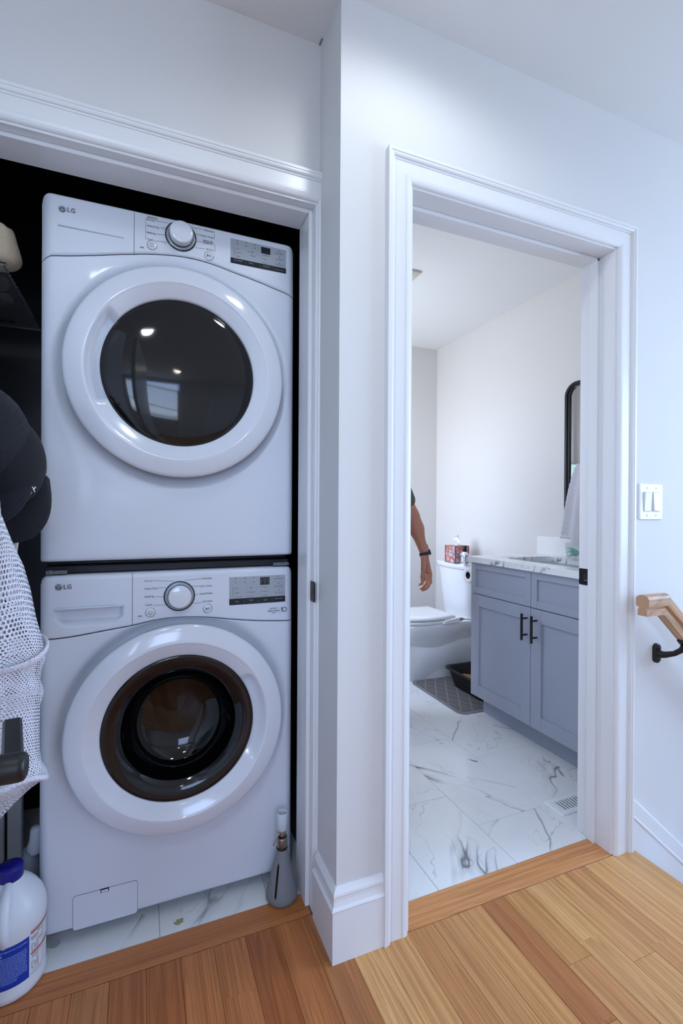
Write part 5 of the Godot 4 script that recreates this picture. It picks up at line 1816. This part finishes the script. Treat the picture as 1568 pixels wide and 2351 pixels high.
	b.lathe([Vector2(0.0155, 0.156), Vector2(0.0162, 0.158), Vector2(0.0162, 0.180), Vector2(0.0152, 0.183), Vector2(0.010, 0.183)], 32)
	b.lathe([Vector2(0.0115, 0.189), Vector2(0.0115, 0.204), Vector2(0.0100, 0.207), Vector2(0.0, 0.207)], 32)
	b.tube([Vector3(-0.004, 0.200, 0.004), Vector3(-0.018, 0.196, 0.011), Vector3(-0.026, 0.181, 0.014), Vector3(-0.030, 0.172, 0.015)], [0.0032, 0.0026, 0.0022, 0.0022], 10)
	part("pump", b, M.steel, t)
	b = MB.new()
	var cupm := mat(Color(0.86, 0.89, 0.93), 0.4)
	cupm.backlight_enabled = true
	cupm.backlight = Color(0.5, 0.5, 0.5)
	b.lathe([Vector2(0.0142, 0.205), Vector2(0.0148, 0.206), Vector2(0.0158, 0.256), Vector2(0.0150, 0.257), Vector2(0.0138, 0.252), Vector2(0.0130, 0.2075), Vector2(0.0, 0.2075)], 36)
	part("measuring_cup", b, cupm, t)
	b = MB.new()
	var sd := Vector3(-0.27, 0, 0.963).rotated(Vector3.UP, -0.42)
	var sp := Vector3(0.963, 0, 0.27).rotated(Vector3.UP, -0.42)
	var rows := []
	for i in 13:
		var v := i / 12.0
		var y := lerpf(0.028, 0.118, v)
		var rad := lerpf(0.0458, 0.0226, v) + 0.0006
		var hw := 0.0032 * sqrt(maxf(0.05, 1.0 - pow(absf(v * 2 - 1), 14.0)))
		rows.append([sd * rad - sp * hw + Vector3(0, y, 0), sd * (rad + 0.0002) + Vector3(0, y, 0), sd * rad + sp * hw + Vector3(0, y, 0)])
	b.grid(rows, 1)
	part("level_window", b, mat(Color(0.035, 0.035, 0.045), 0.12), t)
	# clear shelf with a cream cloth bag and a folded cloth
	t = thing("clear_shelf", "clear plastic shelf on the dark closet wall left of the dryer", "shelf", Vector3(0, 1.79, 0))
	b = MB.new()
	b.box(Vector3(-0.558, 0.0, -1.985), Vector3(-0.338, 0.005, -1.49))
	part("shelf_panel", b, pane(Color(0.9, 0.95, 1.0), 0.08), t)
	b = MB.new()
	b.tube([Vector3(-0.3365, 0.0025, -1.488), Vector3(-0.3365, 0.0025, -1.987), Vector3(-0.558, 0.0025, -1.987)], 0.0018, 8)
	for i in 14:
		var z := -1.53 - 0.024 * i
		b.box(Vector3(-0.340, -0.001, z - 0.003), Vector3(-0.334, 0.006, z + 0.003), 0.001)
	part("edge_bead", b, mat(Color(0.42, 0.44, 0.48), 0.12), t)
	b = MB.new()
	for z in [-1.55, -1.92]:
		b.box(Vector3(-0.559, -0.07, z - 0.006), Vector3(-0.549, 0.0, z + 0.006), 0.001)
		b.prism([Vector2(-0.549, -0.004), Vector2(-0.40, -0.004), Vector2(-0.40, -0.001), Vector2(-0.549, -0.001)], 0.012, Transform3D(Basis(), Vector3(0, 0, z - 0.006)))
	part("shelf_bracket", b, M.black, t)
	b = MB.new()
	var bones := []
	for i in 9:
		var a := PI * 0.9 * i / 8.0 - 0.2
		bones.append([Vector3(-0.41 + 0.075 * cos(a), 1.835, -1.545 + 0.045 * sin(a)), Vector3(-0.41 + 0.078 * cos(a + 0.15), 1.895 - 0.01 * (i % 2), -1.525 + 0.040 * sin(a + 0.15)), 0.026, 0.011])
	bones.append([Vector3(-0.47, 1.832, -1.58), Vector3(-0.36, 1.830, -1.55), 0.036, 0.030])
	blob(b, bones, 0.007, 0.006)
	t = thing("cloth_bag", "cream gathered cotton bag on the clear shelf", "bag")
	part("bag_cloth", b, fabric(Color(0.80, 0.74, 0.64), 0.95, 31, 300.0), t)
	b = MB.new()
	b.tube([Vector3(-0.44, 1.806, -1.512), Vector3(-0.385, 1.803, -1.502), Vector3(-0.340, 1.806, -1.512), Vector3(-0.332, 1.830, -1.520), Vector3(-0.330, 1.850, -1.522)], 0.0022, 8)
	part("dark_binding", b, M.black, t)
	b = MB.new()
	blob(b, [[Vector3(-0.50, 1.820, -1.72), Vector3(-0.385, 1.818, -1.68), 0.026, 0.022], [Vector3(-0.48, 1.818, -1.82), Vector3(-0.40, 1.816, -1.80), 0.023, 0.020]], 0.008, 0.01)
	single("folded_cloth", b, fabric(Color(0.42, 0.41, 0.42), 0.95, 32, 300.0), "grey folded cloth lying on the clear shelf behind the cream bag", "cloth")
	# folded step stool
	t = thing("step_stool", "white folded step stool leaning on the closet wall behind the jug", "step stool", Vector3(0, 0, -1.87))
	for q in [[-0.515, -0.411], [-0.402, -0.362]]:
		b = MB.new()
		b.prism(rrect(q[0], 0.012, q[1], 0.62, 0.012), 0.028, Transform3D(), false, 0.003)
		part("stool_panel", b, mat(Color(0.93, 0.94, 0.95), 0.4), t)
	b = MB.new()
	b.box(Vector3(-0.412, 0.02, 0.002), Vector3(-0.401, 0.6, 0.012))
	part("hinge_strip", b, M.black, t)
	for x in [-0.427, -0.392]:
		b = MB.new()
		b.lathe([Vector2(0.0, 0.0), Vector2(0.010, 0.0), Vector2(0.010, 0.012), Vector2(0.0, 0.012)], 18, Transform3D(Basis(Vector3.RIGHT, PI / 2), Vector3(x, 0.011, 0.024)))
		part("rubber_foot", b, M.black, t)
	# clear foot pad that slipped out under the washer
	b = MB.new()
	b.lathe([Vector2(0.0, 0.0), Vector2(0.012, 0.0), Vector2(0.013, 0.003), Vector2(0.011, 0.005), Vector2(0.007, 0.0035), Vector2(0.0, 0.0035)], 28, Transform3D(Basis(), Vector3(-0.212, 0.0005, -1.468)))
	single("foot_pad", b, pane(Color(0.8, 0.86, 0.88), 0.2), "small clear plastic pad on the tiles under the washer's left corner", "pad")
	# a chipped hole in the tile, modelled as a small yellowish disc
	b = MB.new()
	var sp2 := []
	for i in 14:
		var a := TAU * i / 14
		sp2.append(Vector2(0.013 * cos(a) * (1.0 + 0.25 * sin(i * 2.3)), 0.008 * sin(a) * (1.0 + 0.25 * cos(i * 3.1))))
	b.prism(sp2, 0.0022, Transform3D(Basis(Vector3(0.95, 0, -0.3), Vector3(-0.3, 0.05, -0.95), Vector3(0, 1, 0)), Vector3(0.098, 0.0004, -1.418)))
	single("tile_chip", b, mat(Color(0.62, 0.60, 0.42), 0.7), "small yellowish chipped hole in the closet tiles before the washer", "chip")

# ---------- the open closet door and what hangs on it ----------
func hanging_things():
	var H := Vector3(-0.515, 0, -1.275)
	var u := Vector3(0.405, 0, 0.9143)
	var n := Vector3(0.9143, 0, -0.405)
	var T := Transform3D(Basis(-u, Vector3.UP, n), H)
	var t := frame_node("door_4", "open closet door on the left with black lever handle")
	var b := MB.new()
	b.box(Vector3(-0.62, 0.01, -0.035), Vector3(0, 2.02, 0), 0.002, T)
	part("door_slab", b, M.trim, t)
	# another door, opened against the left side of the camera: only its lever reaches into view
	t = frame_node("door_5", "black lever handle of the open hall door at the left edge")
	b = MB.new()
	b.box(Vector3(-0.207, 0.01, -0.58), Vector3(-0.172, 2.02, 0.22), 0.002)
	part("door_slab", b, M.trim, t)
	b = MB.new()
	var hz := Transform3D(Basis(Vector3(0, 0, 1), -PI / 2), Vector3(-0.172, 0.957, -0.445))
	b.lathe([Vector2(0.026, 0.0), Vector2(0.026, 0.006), Vector2(0.024, 0.008), Vector2(0.0112, 0.009), Vector2(0.0112, 0.083), Vector2(0.0104, 0.0865), Vector2(0.008, 0.088), Vector2(0.0, 0.0885)], 32, hz)
	var rose := part("lever_neck", b, M.black, t, "black lever handle neck")
	b = MB.new()
	b.box(Vector3(-0.0075, -0.007, -0.078), Vector3(0.0075, 0.008, 0.004), 0.002, Transform3D(Basis(Vector3.UP, 0.21), Vector3(-0.0945, 0.959, -0.449)))
	part("lever_handle", b, M.black, rose)
	# hooks
	var hk := thing("door_hook", "black double hook on the closet door holding the caps and the bag", "hook")
	b = MB.new()
	b.box(Vector3(-0.36, 1.40, 0.001), Vector3(-0.20, 1.43, 0.006), 0.001, T)
	part("hook_plate", b, M.black, hk)
	for x in [-0.24, -0.33]:
		b = MB.new()
		b.tube([T * Vector3(x, 1.412, 0.004), T * Vector3(x, 1.395, 0.040), T * Vector3(x, 1.400, 0.130), T * Vector3(x, 1.425, 0.142)], 0.004, 10)
		part("hook_arm", b, M.black, hk)
	# caps: dome, bill, button, strap
	M.cap = fabric(Color(0.040, 0.046, 0.085), 0.9, 41, 900.0)
	M.cap.normal_scale = 0.3
	M.cap2 = fabric(Color(0.030, 0.033, 0.055), 0.92, 42, 900.0)
	M.cap2.normal_scale = 0.3
	M.cap_stitch = mat(Color(0.07, 0.07, 0.10), 0.9)
	M.perf = mat(Color(0.012, 0.012, 0.02), 0.95)
	var right := Vector3(0.924, 0, 0.381)
	var fwd := Vector3(0.381, 0, -0.924)
	var y1 := (right * 0.30 - fwd * 0.92 + Vector3.UP * 0.22).normalized()
	var z1 := (Vector3.DOWN * 0.97 + right * 0.10).normalized()
	z1 = (z1 - y1 * z1.dot(y1)).normalized()
	baseball_cap("dark navy perforated baseball cap hanging bill down at the left edge", Transform3D(Basis(y1.cross(z1), y1, z1), right * -0.697 + fwd * 0.93 + Vector3(0, 1.300, 0)), M.cap, true, false)
	var y2 := (right * 0.52 - fwd * 0.82 + Vector3.UP * 0.22).normalized()
	var z2 := (Vector3.DOWN * 0.95 + right * 0.22).normalized()
	z2 = (z2 - y2 * z2.dot(y2)).normalized()
	baseball_cap("black baseball cap with white stitched emblem tucked behind the navy cap", Transform3D(Basis(y2.cross(z2), y2, z2), right * -0.703 + fwd * 0.985 + Vector3(0, 1.262, 0)), M.cap2, false, true)
	# cream tote behind the caps
	b = MB.new()
	var ax := right * -0.735 + fwd * 1.03
	var rings := []
	for q in [[1.30, 0.020, 0.008], [1.22, 0.034, 0.010], [1.12, 0.048, 0.012], [1.06, 0.040, 0.010], [1.04, 0.02, 0.006]]:
		var r := []
		for j in 32:
			var a := TAU * j / 32
			r.append(ax + Vector3(0, q[0], 0) + right * q[1] * cos(a) - fwd * -q[2] * sin(a))
		rings.append(r)
	rings.reverse()
	b.loft(rings, true, true, true, 1)
	single("cotton_bag", b, fabric(Color(0.85, 0.82, 0.76), 0.95, 51, 300.0), "cream cotton bag showing just below the navy cap's bill", "bag")
	# mesh laundry bag
	t = thing("laundry_bag", "white mesh laundry bag hanging from the closet door", "laundry bag")
	var net := fabric(Color(0.88, 0.87, 0.90), 0.85, 52, 300.0)
	net.albedo_texture = net_texture()
	net.uv1_triplanar = false
	net.uv1_scale = Vector3.ONE
	net.normal_enabled = false
	net.transparency = BaseMaterial3D.TRANSPARENCY_ALPHA_SCISSOR
	net.alpha_scissor_threshold = 0.5
	net.rim_enabled = false
	var prof := [[1.36, 0.006], [1.30, 0.008], [1.22, 0.012], [1.148, 0.018], [1.10, 0.038], [1.064, 0.055], [1.02, 0.067], [0.971, 0.0764], [0.935, 0.086], [0.910, 0.0915], [0.894, 0.0927], [0.875, 0.0857], [0.856, 0.0835], [0.840, 0.0890], [0.833, 0.0895], [0.810, 0.0830], [0.78, 0.0825], [0.756, 0.0826], [0.730, 0.0830], [0.710, 0.0857], [0.694, 0.095], [0.687, 0.097], [0.680, 0.092], [0.665, 0.070], [0.640, 0.042], [0.612, 0.016], [0.60, 0.004]]
	var c := right * -0.620 + fwd * 0.85
	b = MB.new()
	b.loft(bag_rings(prof, c, right, fwd, 1.0, 0.0), true, false, false, 1, false, 74, 64)
	part("net", b, net, t)
	b = MB.new()
	b.loft(bag_rings(prof.slice(3, 24), c, right, fwd, 0.90, 2.1), true, false, false, 1, false, 66, 44)
	part("net_fold", b, net, t)
	b = MB.new()   # overlap band and hem: heavier cloth
	var heavy := fabric(Color(0.84, 0.82, 0.86), 0.9, 53, 300.0)
	var hem := []
	for i in 37:
		var a := -1.2 + 2.6 * i / 36.0
		hem.append(c + Vector3(0, 0.905 - 0.018 * sin(a * 1.3), 0) + right * 0.0945 * cos(a) - fwd * 0.058 * sin(a))
	b.tube(hem, 0.0075, 10, true, 1, 0.45)
	part("hem", b, heavy, t)
	b = MB.new()
	hem = []
	for i in 25:
		var a := -0.9 + 2.0 * i / 24.0
		hem.append(c + Vector3(0, 0.684 + 0.010 * sin(a * 3.0), 0) + right * 0.094 * cos(a) - fwd * 0.055 * sin(a))
	b.tube(hem, 0.0045, 8, true, 1)
	part("hem", b, heavy, t)
	b = MB.new()
	b.tube([c + Vector3(0, 1.36, 0), T * Vector3(-0.33, 1.425, 0.142)], 0.003, 8)
	part("drawstring", b, heavy, t)

func bag_rings(prof: Array, c: Vector3, right: Vector3, fwd: Vector3, k: float, ph: float) -> Array:
	var rings := []
	# refine the profile so folds bend smoothly
	var p2 := []
	for i in prof.size() - 1:
		for s in 3:
			p2.append([lerpf(prof[i][0], prof[i + 1][0], s / 3.0), lerpf(prof[i][1], prof[i + 1][1], s / 3.0)])
	p2.append(prof[-1])
	for q in p2:
		var r := []
		var y: float = q[0]
		for j in 64:
			var a := TAU * j / 64
			var ripple := 1.0 + 0.11 * sin(a * 5.0 + ph + y * 9.0) * sin(a) + 0.05 * sin(a * 11.0 + y * 23.0 + ph) * absf(sin(a))
			var w: float = q[1] * k
			r.append(c + Vector3(0, y + 0.006 * sin(a * 3.0 + ph), 0) + right * w * cos(a) - fwd * (w * 0.58) * sin(a) * ripple)
		rings.append(r)
	rings.reverse()
	return rings

func net_texture() -> ImageTexture:
	var w := 48
	var h := 84
	var im := Image.create(w, h, false, Image.FORMAT_RGBA8)
	for y in h:
		for x in w:
			var hole := false
			for q in [Vector2(24, 21), Vector2(0, 63), Vector2(48, 63)]:
				var d := Vector2(absf(x + 0.5 - q.x), absf(y + 0.5 - q.y))
				if d.length() < 17.5 or (d.x < 16.0 and d.y < 12.5): hole = true
			im.set_pixel(x, y, Color(1, 1, 1, 0.0 if hole else 1.0))
	return ImageTexture.create_from_image(im)

func baseball_cap(label: String, t: Transform3D, m: Material, perforated: bool, emblem: bool):
	var o := thing("baseball_cap", label, "cap", Vector3.ZERO)
	var b := MB.new()
	var crown := func(f: float, a: float) -> Vector3:   # f from rim (0) to top (1), a round the head, 0 = front
		var w := cos(f * PI / 2)
		w = pow(maxf(w, 0.0), 0.72)
		var dent := 1.0 - 0.018 * absf(cos(a * 3.0)) * sin(f * PI) * 0.0 - 0.012 * pow(absf(cos(3.0 * a)), 14.0) * (1.0 - f)
		var y := 0.118 * sin(f * PI / 2) * (1.0 - 0.10 * (1.0 - cos(a)) * f * 0.5)
		return Vector3(0.083 * w * sin(a) * dent, y, 0.103 * w * cos(a) * dent + 0.004)
	var rings := []
	for i in 17:
		var r := []
		for j in 72:
			r.append(t * crown.call(minf(i / 16.0, 0.998), TAU * j / 72))
		rings.append(r)
	b.loft(rings, true, false, true, 1)
	var inner := []
	for i in 9:
		var r := []
		for j in 72:
			var p: Vector3 = crown.call(minf(i / 8.0, 0.995), TAU * j / 72)
			r.append(t * (p * Vector3(0.975, 0.98, 0.975)))
		inner.append(r)
	b.loft(inner, true, false, false, 1, true)
	var cr := part("crown", b, m, o)
	# bill: a curved double plate
	b = MB.new()
	var up := []
	var dn := []
	for i in 13:
		var v := i / 12.0
		var ru := []
		var rd := []
		for j in 33:
			var s := j / 32.0 * 2.0 - 1.0
			var a := s * 1.12
			var root: Vector3 = crown.call(0.015, a)
			var reach: float = 0.070 * pow(maxf(0.0, 1.0 - pow(absf(s), 2.6)), 0.5)
			var p := root + Vector3(root.x * 0.12 * v, 0.004 - 0.030 * v * v * 0.6 - 0.016 * s * s * v * 1.2, reach * v)
			ru.append(t * p); rd.append(t * (p - Vector3(0, 0.0032, 0)))
		up.append(ru); dn.append(rd)
	b.grid(up, 1)
	b.grid(dn, 1, null, true)
	var e0 := []
	var e1 := []
	for j in 33:
		e0.append(up[12][j]); e1.append(dn[12][j])
	b.grid([e0, e1], 1)
	var bill := part("bill", b, m, o)
	b = MB.new()
	for k in [0.35, 0.5, 0.65, 0.8]:
		var pth := []
		for j in range(2, 31):
			var i0 := int(k * 12)
			pth.append((up[i0][j] as Vector3).lerp(up[i0 + 1][j], k * 12 - i0))
		b.tube(pth, 0.0005, 5)
	part("bill_stitching", b, M.cap_stitch, bill)
	b = MB.new()
	b.ball(t * Vector3(0, 0.1175, 0.002), Vector3.ONE * 0.007, 12)
	part("top_button", b, m, cr)
	if perforated:
		b = MB.new()
		for i in 9:
			for j in 30:
				if j % 5 == 0: continue
				var p: Vector3 = crown.call(0.14 + 0.07 * i, TAU * (j + 0.5 * (i % 2)) / 30)
				var q: Vector3 = crown.call(0.15 + 0.07 * i, TAU * (j + 0.5 * (i % 2)) / 30)
				var nn := (p * Vector3(1, 1.2, 1)).normalized()
				b.ball(t * (p + nn * 0.0002), Vector3.ONE * 0.0011, 6)
		part("air_holes", b, M.perf, cr)
	if emblem:
		b = MB.new()
		for q in [[0.034, 0.16, 0.046, 0.22], [0.046, 0.22, 0.034, 0.26], [0.034, 0.26, 0.045, 0.32], [0.028, 0.17, 0.028, 0.31], [0.052, 0.17, 0.052, 0.30], [0.052, 0.24, 0.058, 0.24]]:
			var pth := []
			for k in 7:
				var s := k / 6.0
				var p: Vector3 = crown.call(lerpf(q[1], q[3], s), lerpf(q[0], q[2], s) / 0.085)
				pth.append(t * (p * 1.008))
			b.tube(pth, 0.0013, 6)
		part("stitched_emblem", b, M.paper, cr)

# ---------- the person in the bathroom: only the left arm shows ----------
const NEAR := 0.89
func near(v: Vector3) -> Vector3:   # a slightly smaller person, standing nearer the door
	return Vector3(v.x * NEAR, 1.16 + (v.y - 1.16) * NEAR if v.y > 0.93 else v.y * (1.16 - 0.23 * NEAR) / 0.93, v.z * NEAR)

func moved(bones: Array) -> Array:
	var out := []
	for q in bones: out.append([near(q[0]), near(q[1]), q[2] * 0.91, q[3] * 0.91])
	return out

func person():
	var o := thing("person", "person in an olive t-shirt standing in the bathroom, left arm hanging down", "person")
	var skin := mat(Color(0.76, 0.52, 0.42), 0.5)
	skin.subsurf_scatter_enabled = true
	skin.subsurf_scatter_strength = 0.15
	var X := 1.315
	var Z := -2.76
	var w := Vector3(1.700, 0.893, -2.700)
	var el := Vector3(1.628, 1.128, -2.735)
	var sh := Vector3(X + 0.185, 1.425, Z)
	var sh2 := Vector3(X - 0.185, 1.425, Z)
	var el2 := Vector3(X - 0.255, 1.130, Z + 0.01)
	var w2 := Vector3(X - 0.275, 0.885, Z + 0.06)
	var body := [
		[Vector3(X - 0.075, 0.93, Z), Vector3(X + 0.075, 0.93, Z), 0.105, 0.105], [Vector3(X, 0.95, Z), Vector3(X, 1.15, Z + 0.005), 0.120, 0.118],
		[Vector3(X - 0.055, 1.20, Z), Vector3(X - 0.075, 1.34, Z), 0.105, 0.105], [Vector3(X + 0.055, 1.20, Z), Vector3(X + 0.075, 1.34, Z), 0.105, 0.105],
		[sh2, sh, 0.055, 0.055], [Vector3(X, 1.40, Z - 0.005), Vector3(X, 1.53, Z + 0.012), 0.066, 0.058],
		[sh, el, 0.056, 0.041], [el, el.lerp(w, 0.35), 0.041, 0.043], [el.lerp(w, 0.35), w, 0.043, 0.0275],
		[sh2, el2, 0.056, 0.041], [el2, el2.lerp(w2, 0.35), 0.041, 0.043], [el2.lerp(w2, 0.35), w2, 0.043, 0.028],
		[w2, w2 + Vector3(0.004, -0.09, 0.015), 0.030, 0.036], [w2 + Vector3(0.004, -0.09, 0.015), w2 + Vector3(0.012, -0.16, 0.022), 0.028, 0.012],
	]
	for s in [-1, 1]:
		body.append([Vector3(X + s * 0.09, 0.88, Z), Vector3(X + s * 0.105, 0.49, Z + 0.015), 0.092, 0.058])
		body.append([Vector3(X + s * 0.105, 0.49, Z + 0.015), Vector3(X + s * 0.108, 0.32, Z - 0.012), 0.056, 0.058])
		body.append([Vector3(X + s * 0.108, 0.32, Z - 0.012), Vector3(X + s * 0.11, 0.075, Z - 0.015), 0.056, 0.040])
		body.append([Vector3(X + s * 0.11, 0.045, Z - 0.03), Vector3(X + s * 0.125, 0.030, Z + 0.12), 0.040, 0.030])
	var b := MB.new()
	blob(b, moved(body), 0.012, 0.012)
	# head with face
	var hc := Vector3(X, 1.640, Z + 0.022)
	blob(b, moved([[hc + Vector3(0, 0.025, -0.015), hc + Vector3(0, 0.028, 0.004), 0.082, 0.080], [hc + Vector3(0, -0.02, 0.02), hc + Vector3(0, -0.075, 0.040), 0.066, 0.040], [hc + Vector3(0, 0.005, 0.088), hc + Vector3(0, -0.028, 0.100), 0.010, 0.015],
		[hc + Vector3(-0.03, 0.018, 0.072), hc + Vector3(0.03, 0.018, 0.072), 0.013, 0.013], [hc + Vector3(-0.018, -0.055, 0.075), hc + Vector3(0.018, -0.055, 0.075), 0.009, 0.009],
		[hc + Vector3(-0.080, 0.015, -0.005), hc + Vector3(-0.082, -0.025, 0.0), 0.015, 0.010], [hc + Vector3(0.080, 0.015, -0.005), hc + Vector3(0.082, -0.025, 0.0), 0.015, 0.010], [hc + Vector3(0, -0.06, -0.01), hc + Vector3(0, -0.12, -0.01), 0.058, 0.058]]), 0.0045, 0.008)
	# left hand: palm, thumb and four curled fingers
	var kn := [Vector3(1.738, 0.772, -2.684), Vector3(1.742, 0.766, -2.704), Vector3(1.741, 0.768, -2.724), Vector3(1.735, 0.776, -2.742)]
	var hand := [[w + Vector3(0, 0.03, 0), w + Vector3(0.004, -0.015, 0.002), 0.0285, 0.0255], [w + Vector3(-0.002, -0.012, 0.012), kn[0], 0.019, 0.0125], [w + Vector3(0.006, -0.014, 0.002), kn[1], 0.019, 0.0130], [w + Vector3(0.008, -0.014, -0.008), kn[2], 0.019, 0.0125], [w + Vector3(0.004, -0.014, -0.016), kn[3], 0.017, 0.0115], [w + Vector3(0.0, -0.03, 0.01), Vector3(1.718, 0.795, -2.700), 0.024, 0.020]]
	var mids := [Vector3(1.737, 0.727, -2.678), Vector3(1.741, 0.716, -2.700), Vector3(1.738, 0.720, -2.724), Vector3(1.730, 0.736, -2.745)]
	var dis := [Vector3(1.718, 0.704, -2.676), Vector3(1.718, 0.690, -2.698), Vector3(1.716, 0.695, -2.722), Vector3(1.712, 0.715, -2.743)]
	var tips := [Vector3(1.693, 0.691, -2.675), Vector3(1.688, 0.680, -2.695), Vector3(1.689, 0.684, -2.719), Vector3(1.691, 0.705, -2.740)]
	for i in 4:
		var r: float = [0.0098, 0.0102, 0.0096, 0.0086][i]
		hand.append([kn[i], mids[i], r * 1.08, r * 0.95])
		hand.append([mids[i], dis[i], r * 0.95, r * 0.85])
		hand.append([dis[i], tips[i], r * 0.85, r * 0.70])
	hand.append([w + Vector3(-0.012, -0.025, 0.014), Vector3(1.676, 0.808, -2.668), 0.018, 0.0155])
	hand.append([Vector3(1.676, 0.808, -2.668), Vector3(1.664, 0.762, -2.662), 0.0145, 0.0110])
	hand.append([Vector3(1.664, 0.762, -2.662), Vector3(1.664, 0.722, -2.662), 0.0108, 0.0078])
	blob(b, moved(hand), 0.003, 0.0026)
	part("body", b, skin, o)
	# clothing
	b = MB.new()
	var se := sh.lerp(el, 0.66)
	var se2 := sh2.lerp(el2, 0.66)
	blob(b, moved([[Vector3(X - 0.085, 0.90, Z), Vector3(X + 0.085, 0.90, Z), 0.118, 0.118], [Vector3(X - 0.05, 0.92, Z), Vector3(X - 0.08, 1.33, Z), 0.125, 0.122], [Vector3(X, 0.92, Z), Vector3(X, 1.38, Z), 0.136, 0.118], [Vector3(X + 0.05, 0.92, Z), Vector3(X + 0.08, 1.33, Z), 0.125, 0.122], [sh2, sh, 0.068, 0.068], [sh, se, 0.066, 0.062], [sh2, se2, 0.066, 0.062]]), 0.012, 0.012)
	part("t_shirt", b, fabric(Color(0.36, 0.37, 0.31), 0.9, 61, 200.0), o)
	b = MB.new()
	var tr := [[Vector3(X - 0.08, 0.93, Z), Vector3(X + 0.08, 0.93, Z), 0.116, 0.116]]
	for s in [-1, 1]:
		tr.append([Vector3(X + s * 0.092, 0.88, Z), Vector3(X + s * 0.107, 0.49, Z + 0.012), 0.104, 0.080])
		tr.append([Vector3(X + s * 0.107, 0.49, Z + 0.012), Vector3(X + s * 0.112, 0.14, Z - 0.012), 0.080, 0.066])
	blob(b, moved(tr), 0.012, 0.012)
	part("trousers", b, fabric(Color(0.16, 0.17, 0.21), 0.9, 62, 200.0), o)
	for s in [-1, 1]:
		b = MB.new()
		blob(b, moved([[Vector3(X + s * 0.11, 0.052, Z - 0.04), Vector3(X + s * 0.126, 0.040, Z + 0.13), 0.050, 0.038], [Vector3(X + s * 0.11, 0.06, Z - 0.02), Vector3(X + s * 0.11, 0.10, Z - 0.018), 0.05, 0.046], [Vector3(X + s * 0.11, 0.026, Z - 0.045), Vector3(X + s * 0.127, 0.026, Z + 0.135), 0.024, 0.024]]), 0.008, 0.008)
		part("shoe", b, mat(Color(0.12, 0.12, 0.13), 0.7), o)
	b = MB.new()
	blob(b, moved([[hc + Vector3(0, 0.052, -0.030), hc + Vector3(0, 0.060, 0.020), 0.076, 0.060], [hc + Vector3(0, 0.0, -0.055), hc + Vector3(0, -0.04, -0.050), 0.060, 0.044], [hc + Vector3(-0.062, 0.045, -0.01), hc + Vector3(0.062, 0.045, -0.01), 0.032, 0.032]]), 0.006, 0.008)
	part("hair", b, mat(Color(0.06, 0.045, 0.04), 0.7), o)
	for s in [-1, 1]:
		b = MB.new()
		b.ball(near(hc + Vector3(s * 0.032, 0.005, 0.077)), Vector3(0.012, 0.008, 0.009), 14)
		part("eye", b, M.white, o)
	b = MB.new()
	b.tube([near(hc + Vector3(-0.022, -0.053, 0.081)), near(hc + Vector3(0, -0.056, 0.086)), near(hc + Vector3(0.022, -0.053, 0.081))], [0.002, 0.004, 0.002], 8)
	part("mouth", b, mat(Color(0.50, 0.25, 0.22), 0.5), o)
	# watch
	var d := (w - el).normalized()
	var sx := (Vector3(1, 0, 0) - d * d.x).normalized()
	var sz := sx.cross(d).normalized()
	var WT := Transform3D(Basis(sx, -d, sx.cross(-d)) * 0.92, near(w + d * 0.006))
	var wt := thing("wristwatch", "dark slate watch on the wrist of the hanging arm", "watch")
	b = MB.new()
	b.lathe([Vector2(0.0295, -0.0105), Vector2(0.0315, -0.0105), Vector2(0.0322, -0.008), Vector2(0.0322, 0.008), Vector2(0.0315, 0.0105), Vector2(0.0295, 0.0105)], 40, WT)
	part("strap", b, mat(Color(0.13, 0.145, 0.17), 0.6), wt)
	b = MB.new()
	b.box(Vector3(0.028, -0.019, -0.016), Vector3(0.0405, 0.019, 0.016), 0.004, WT)
	part("watch_case", b, M.black, wt)
	b = MB.new()
	b.box(Vector3(0.0400, -0.016, -0.0135), Vector3(0.0412, 0.016, 0.0135), 0.0005, WT)
	part("watch_face", b, M.panel_dark, wt)
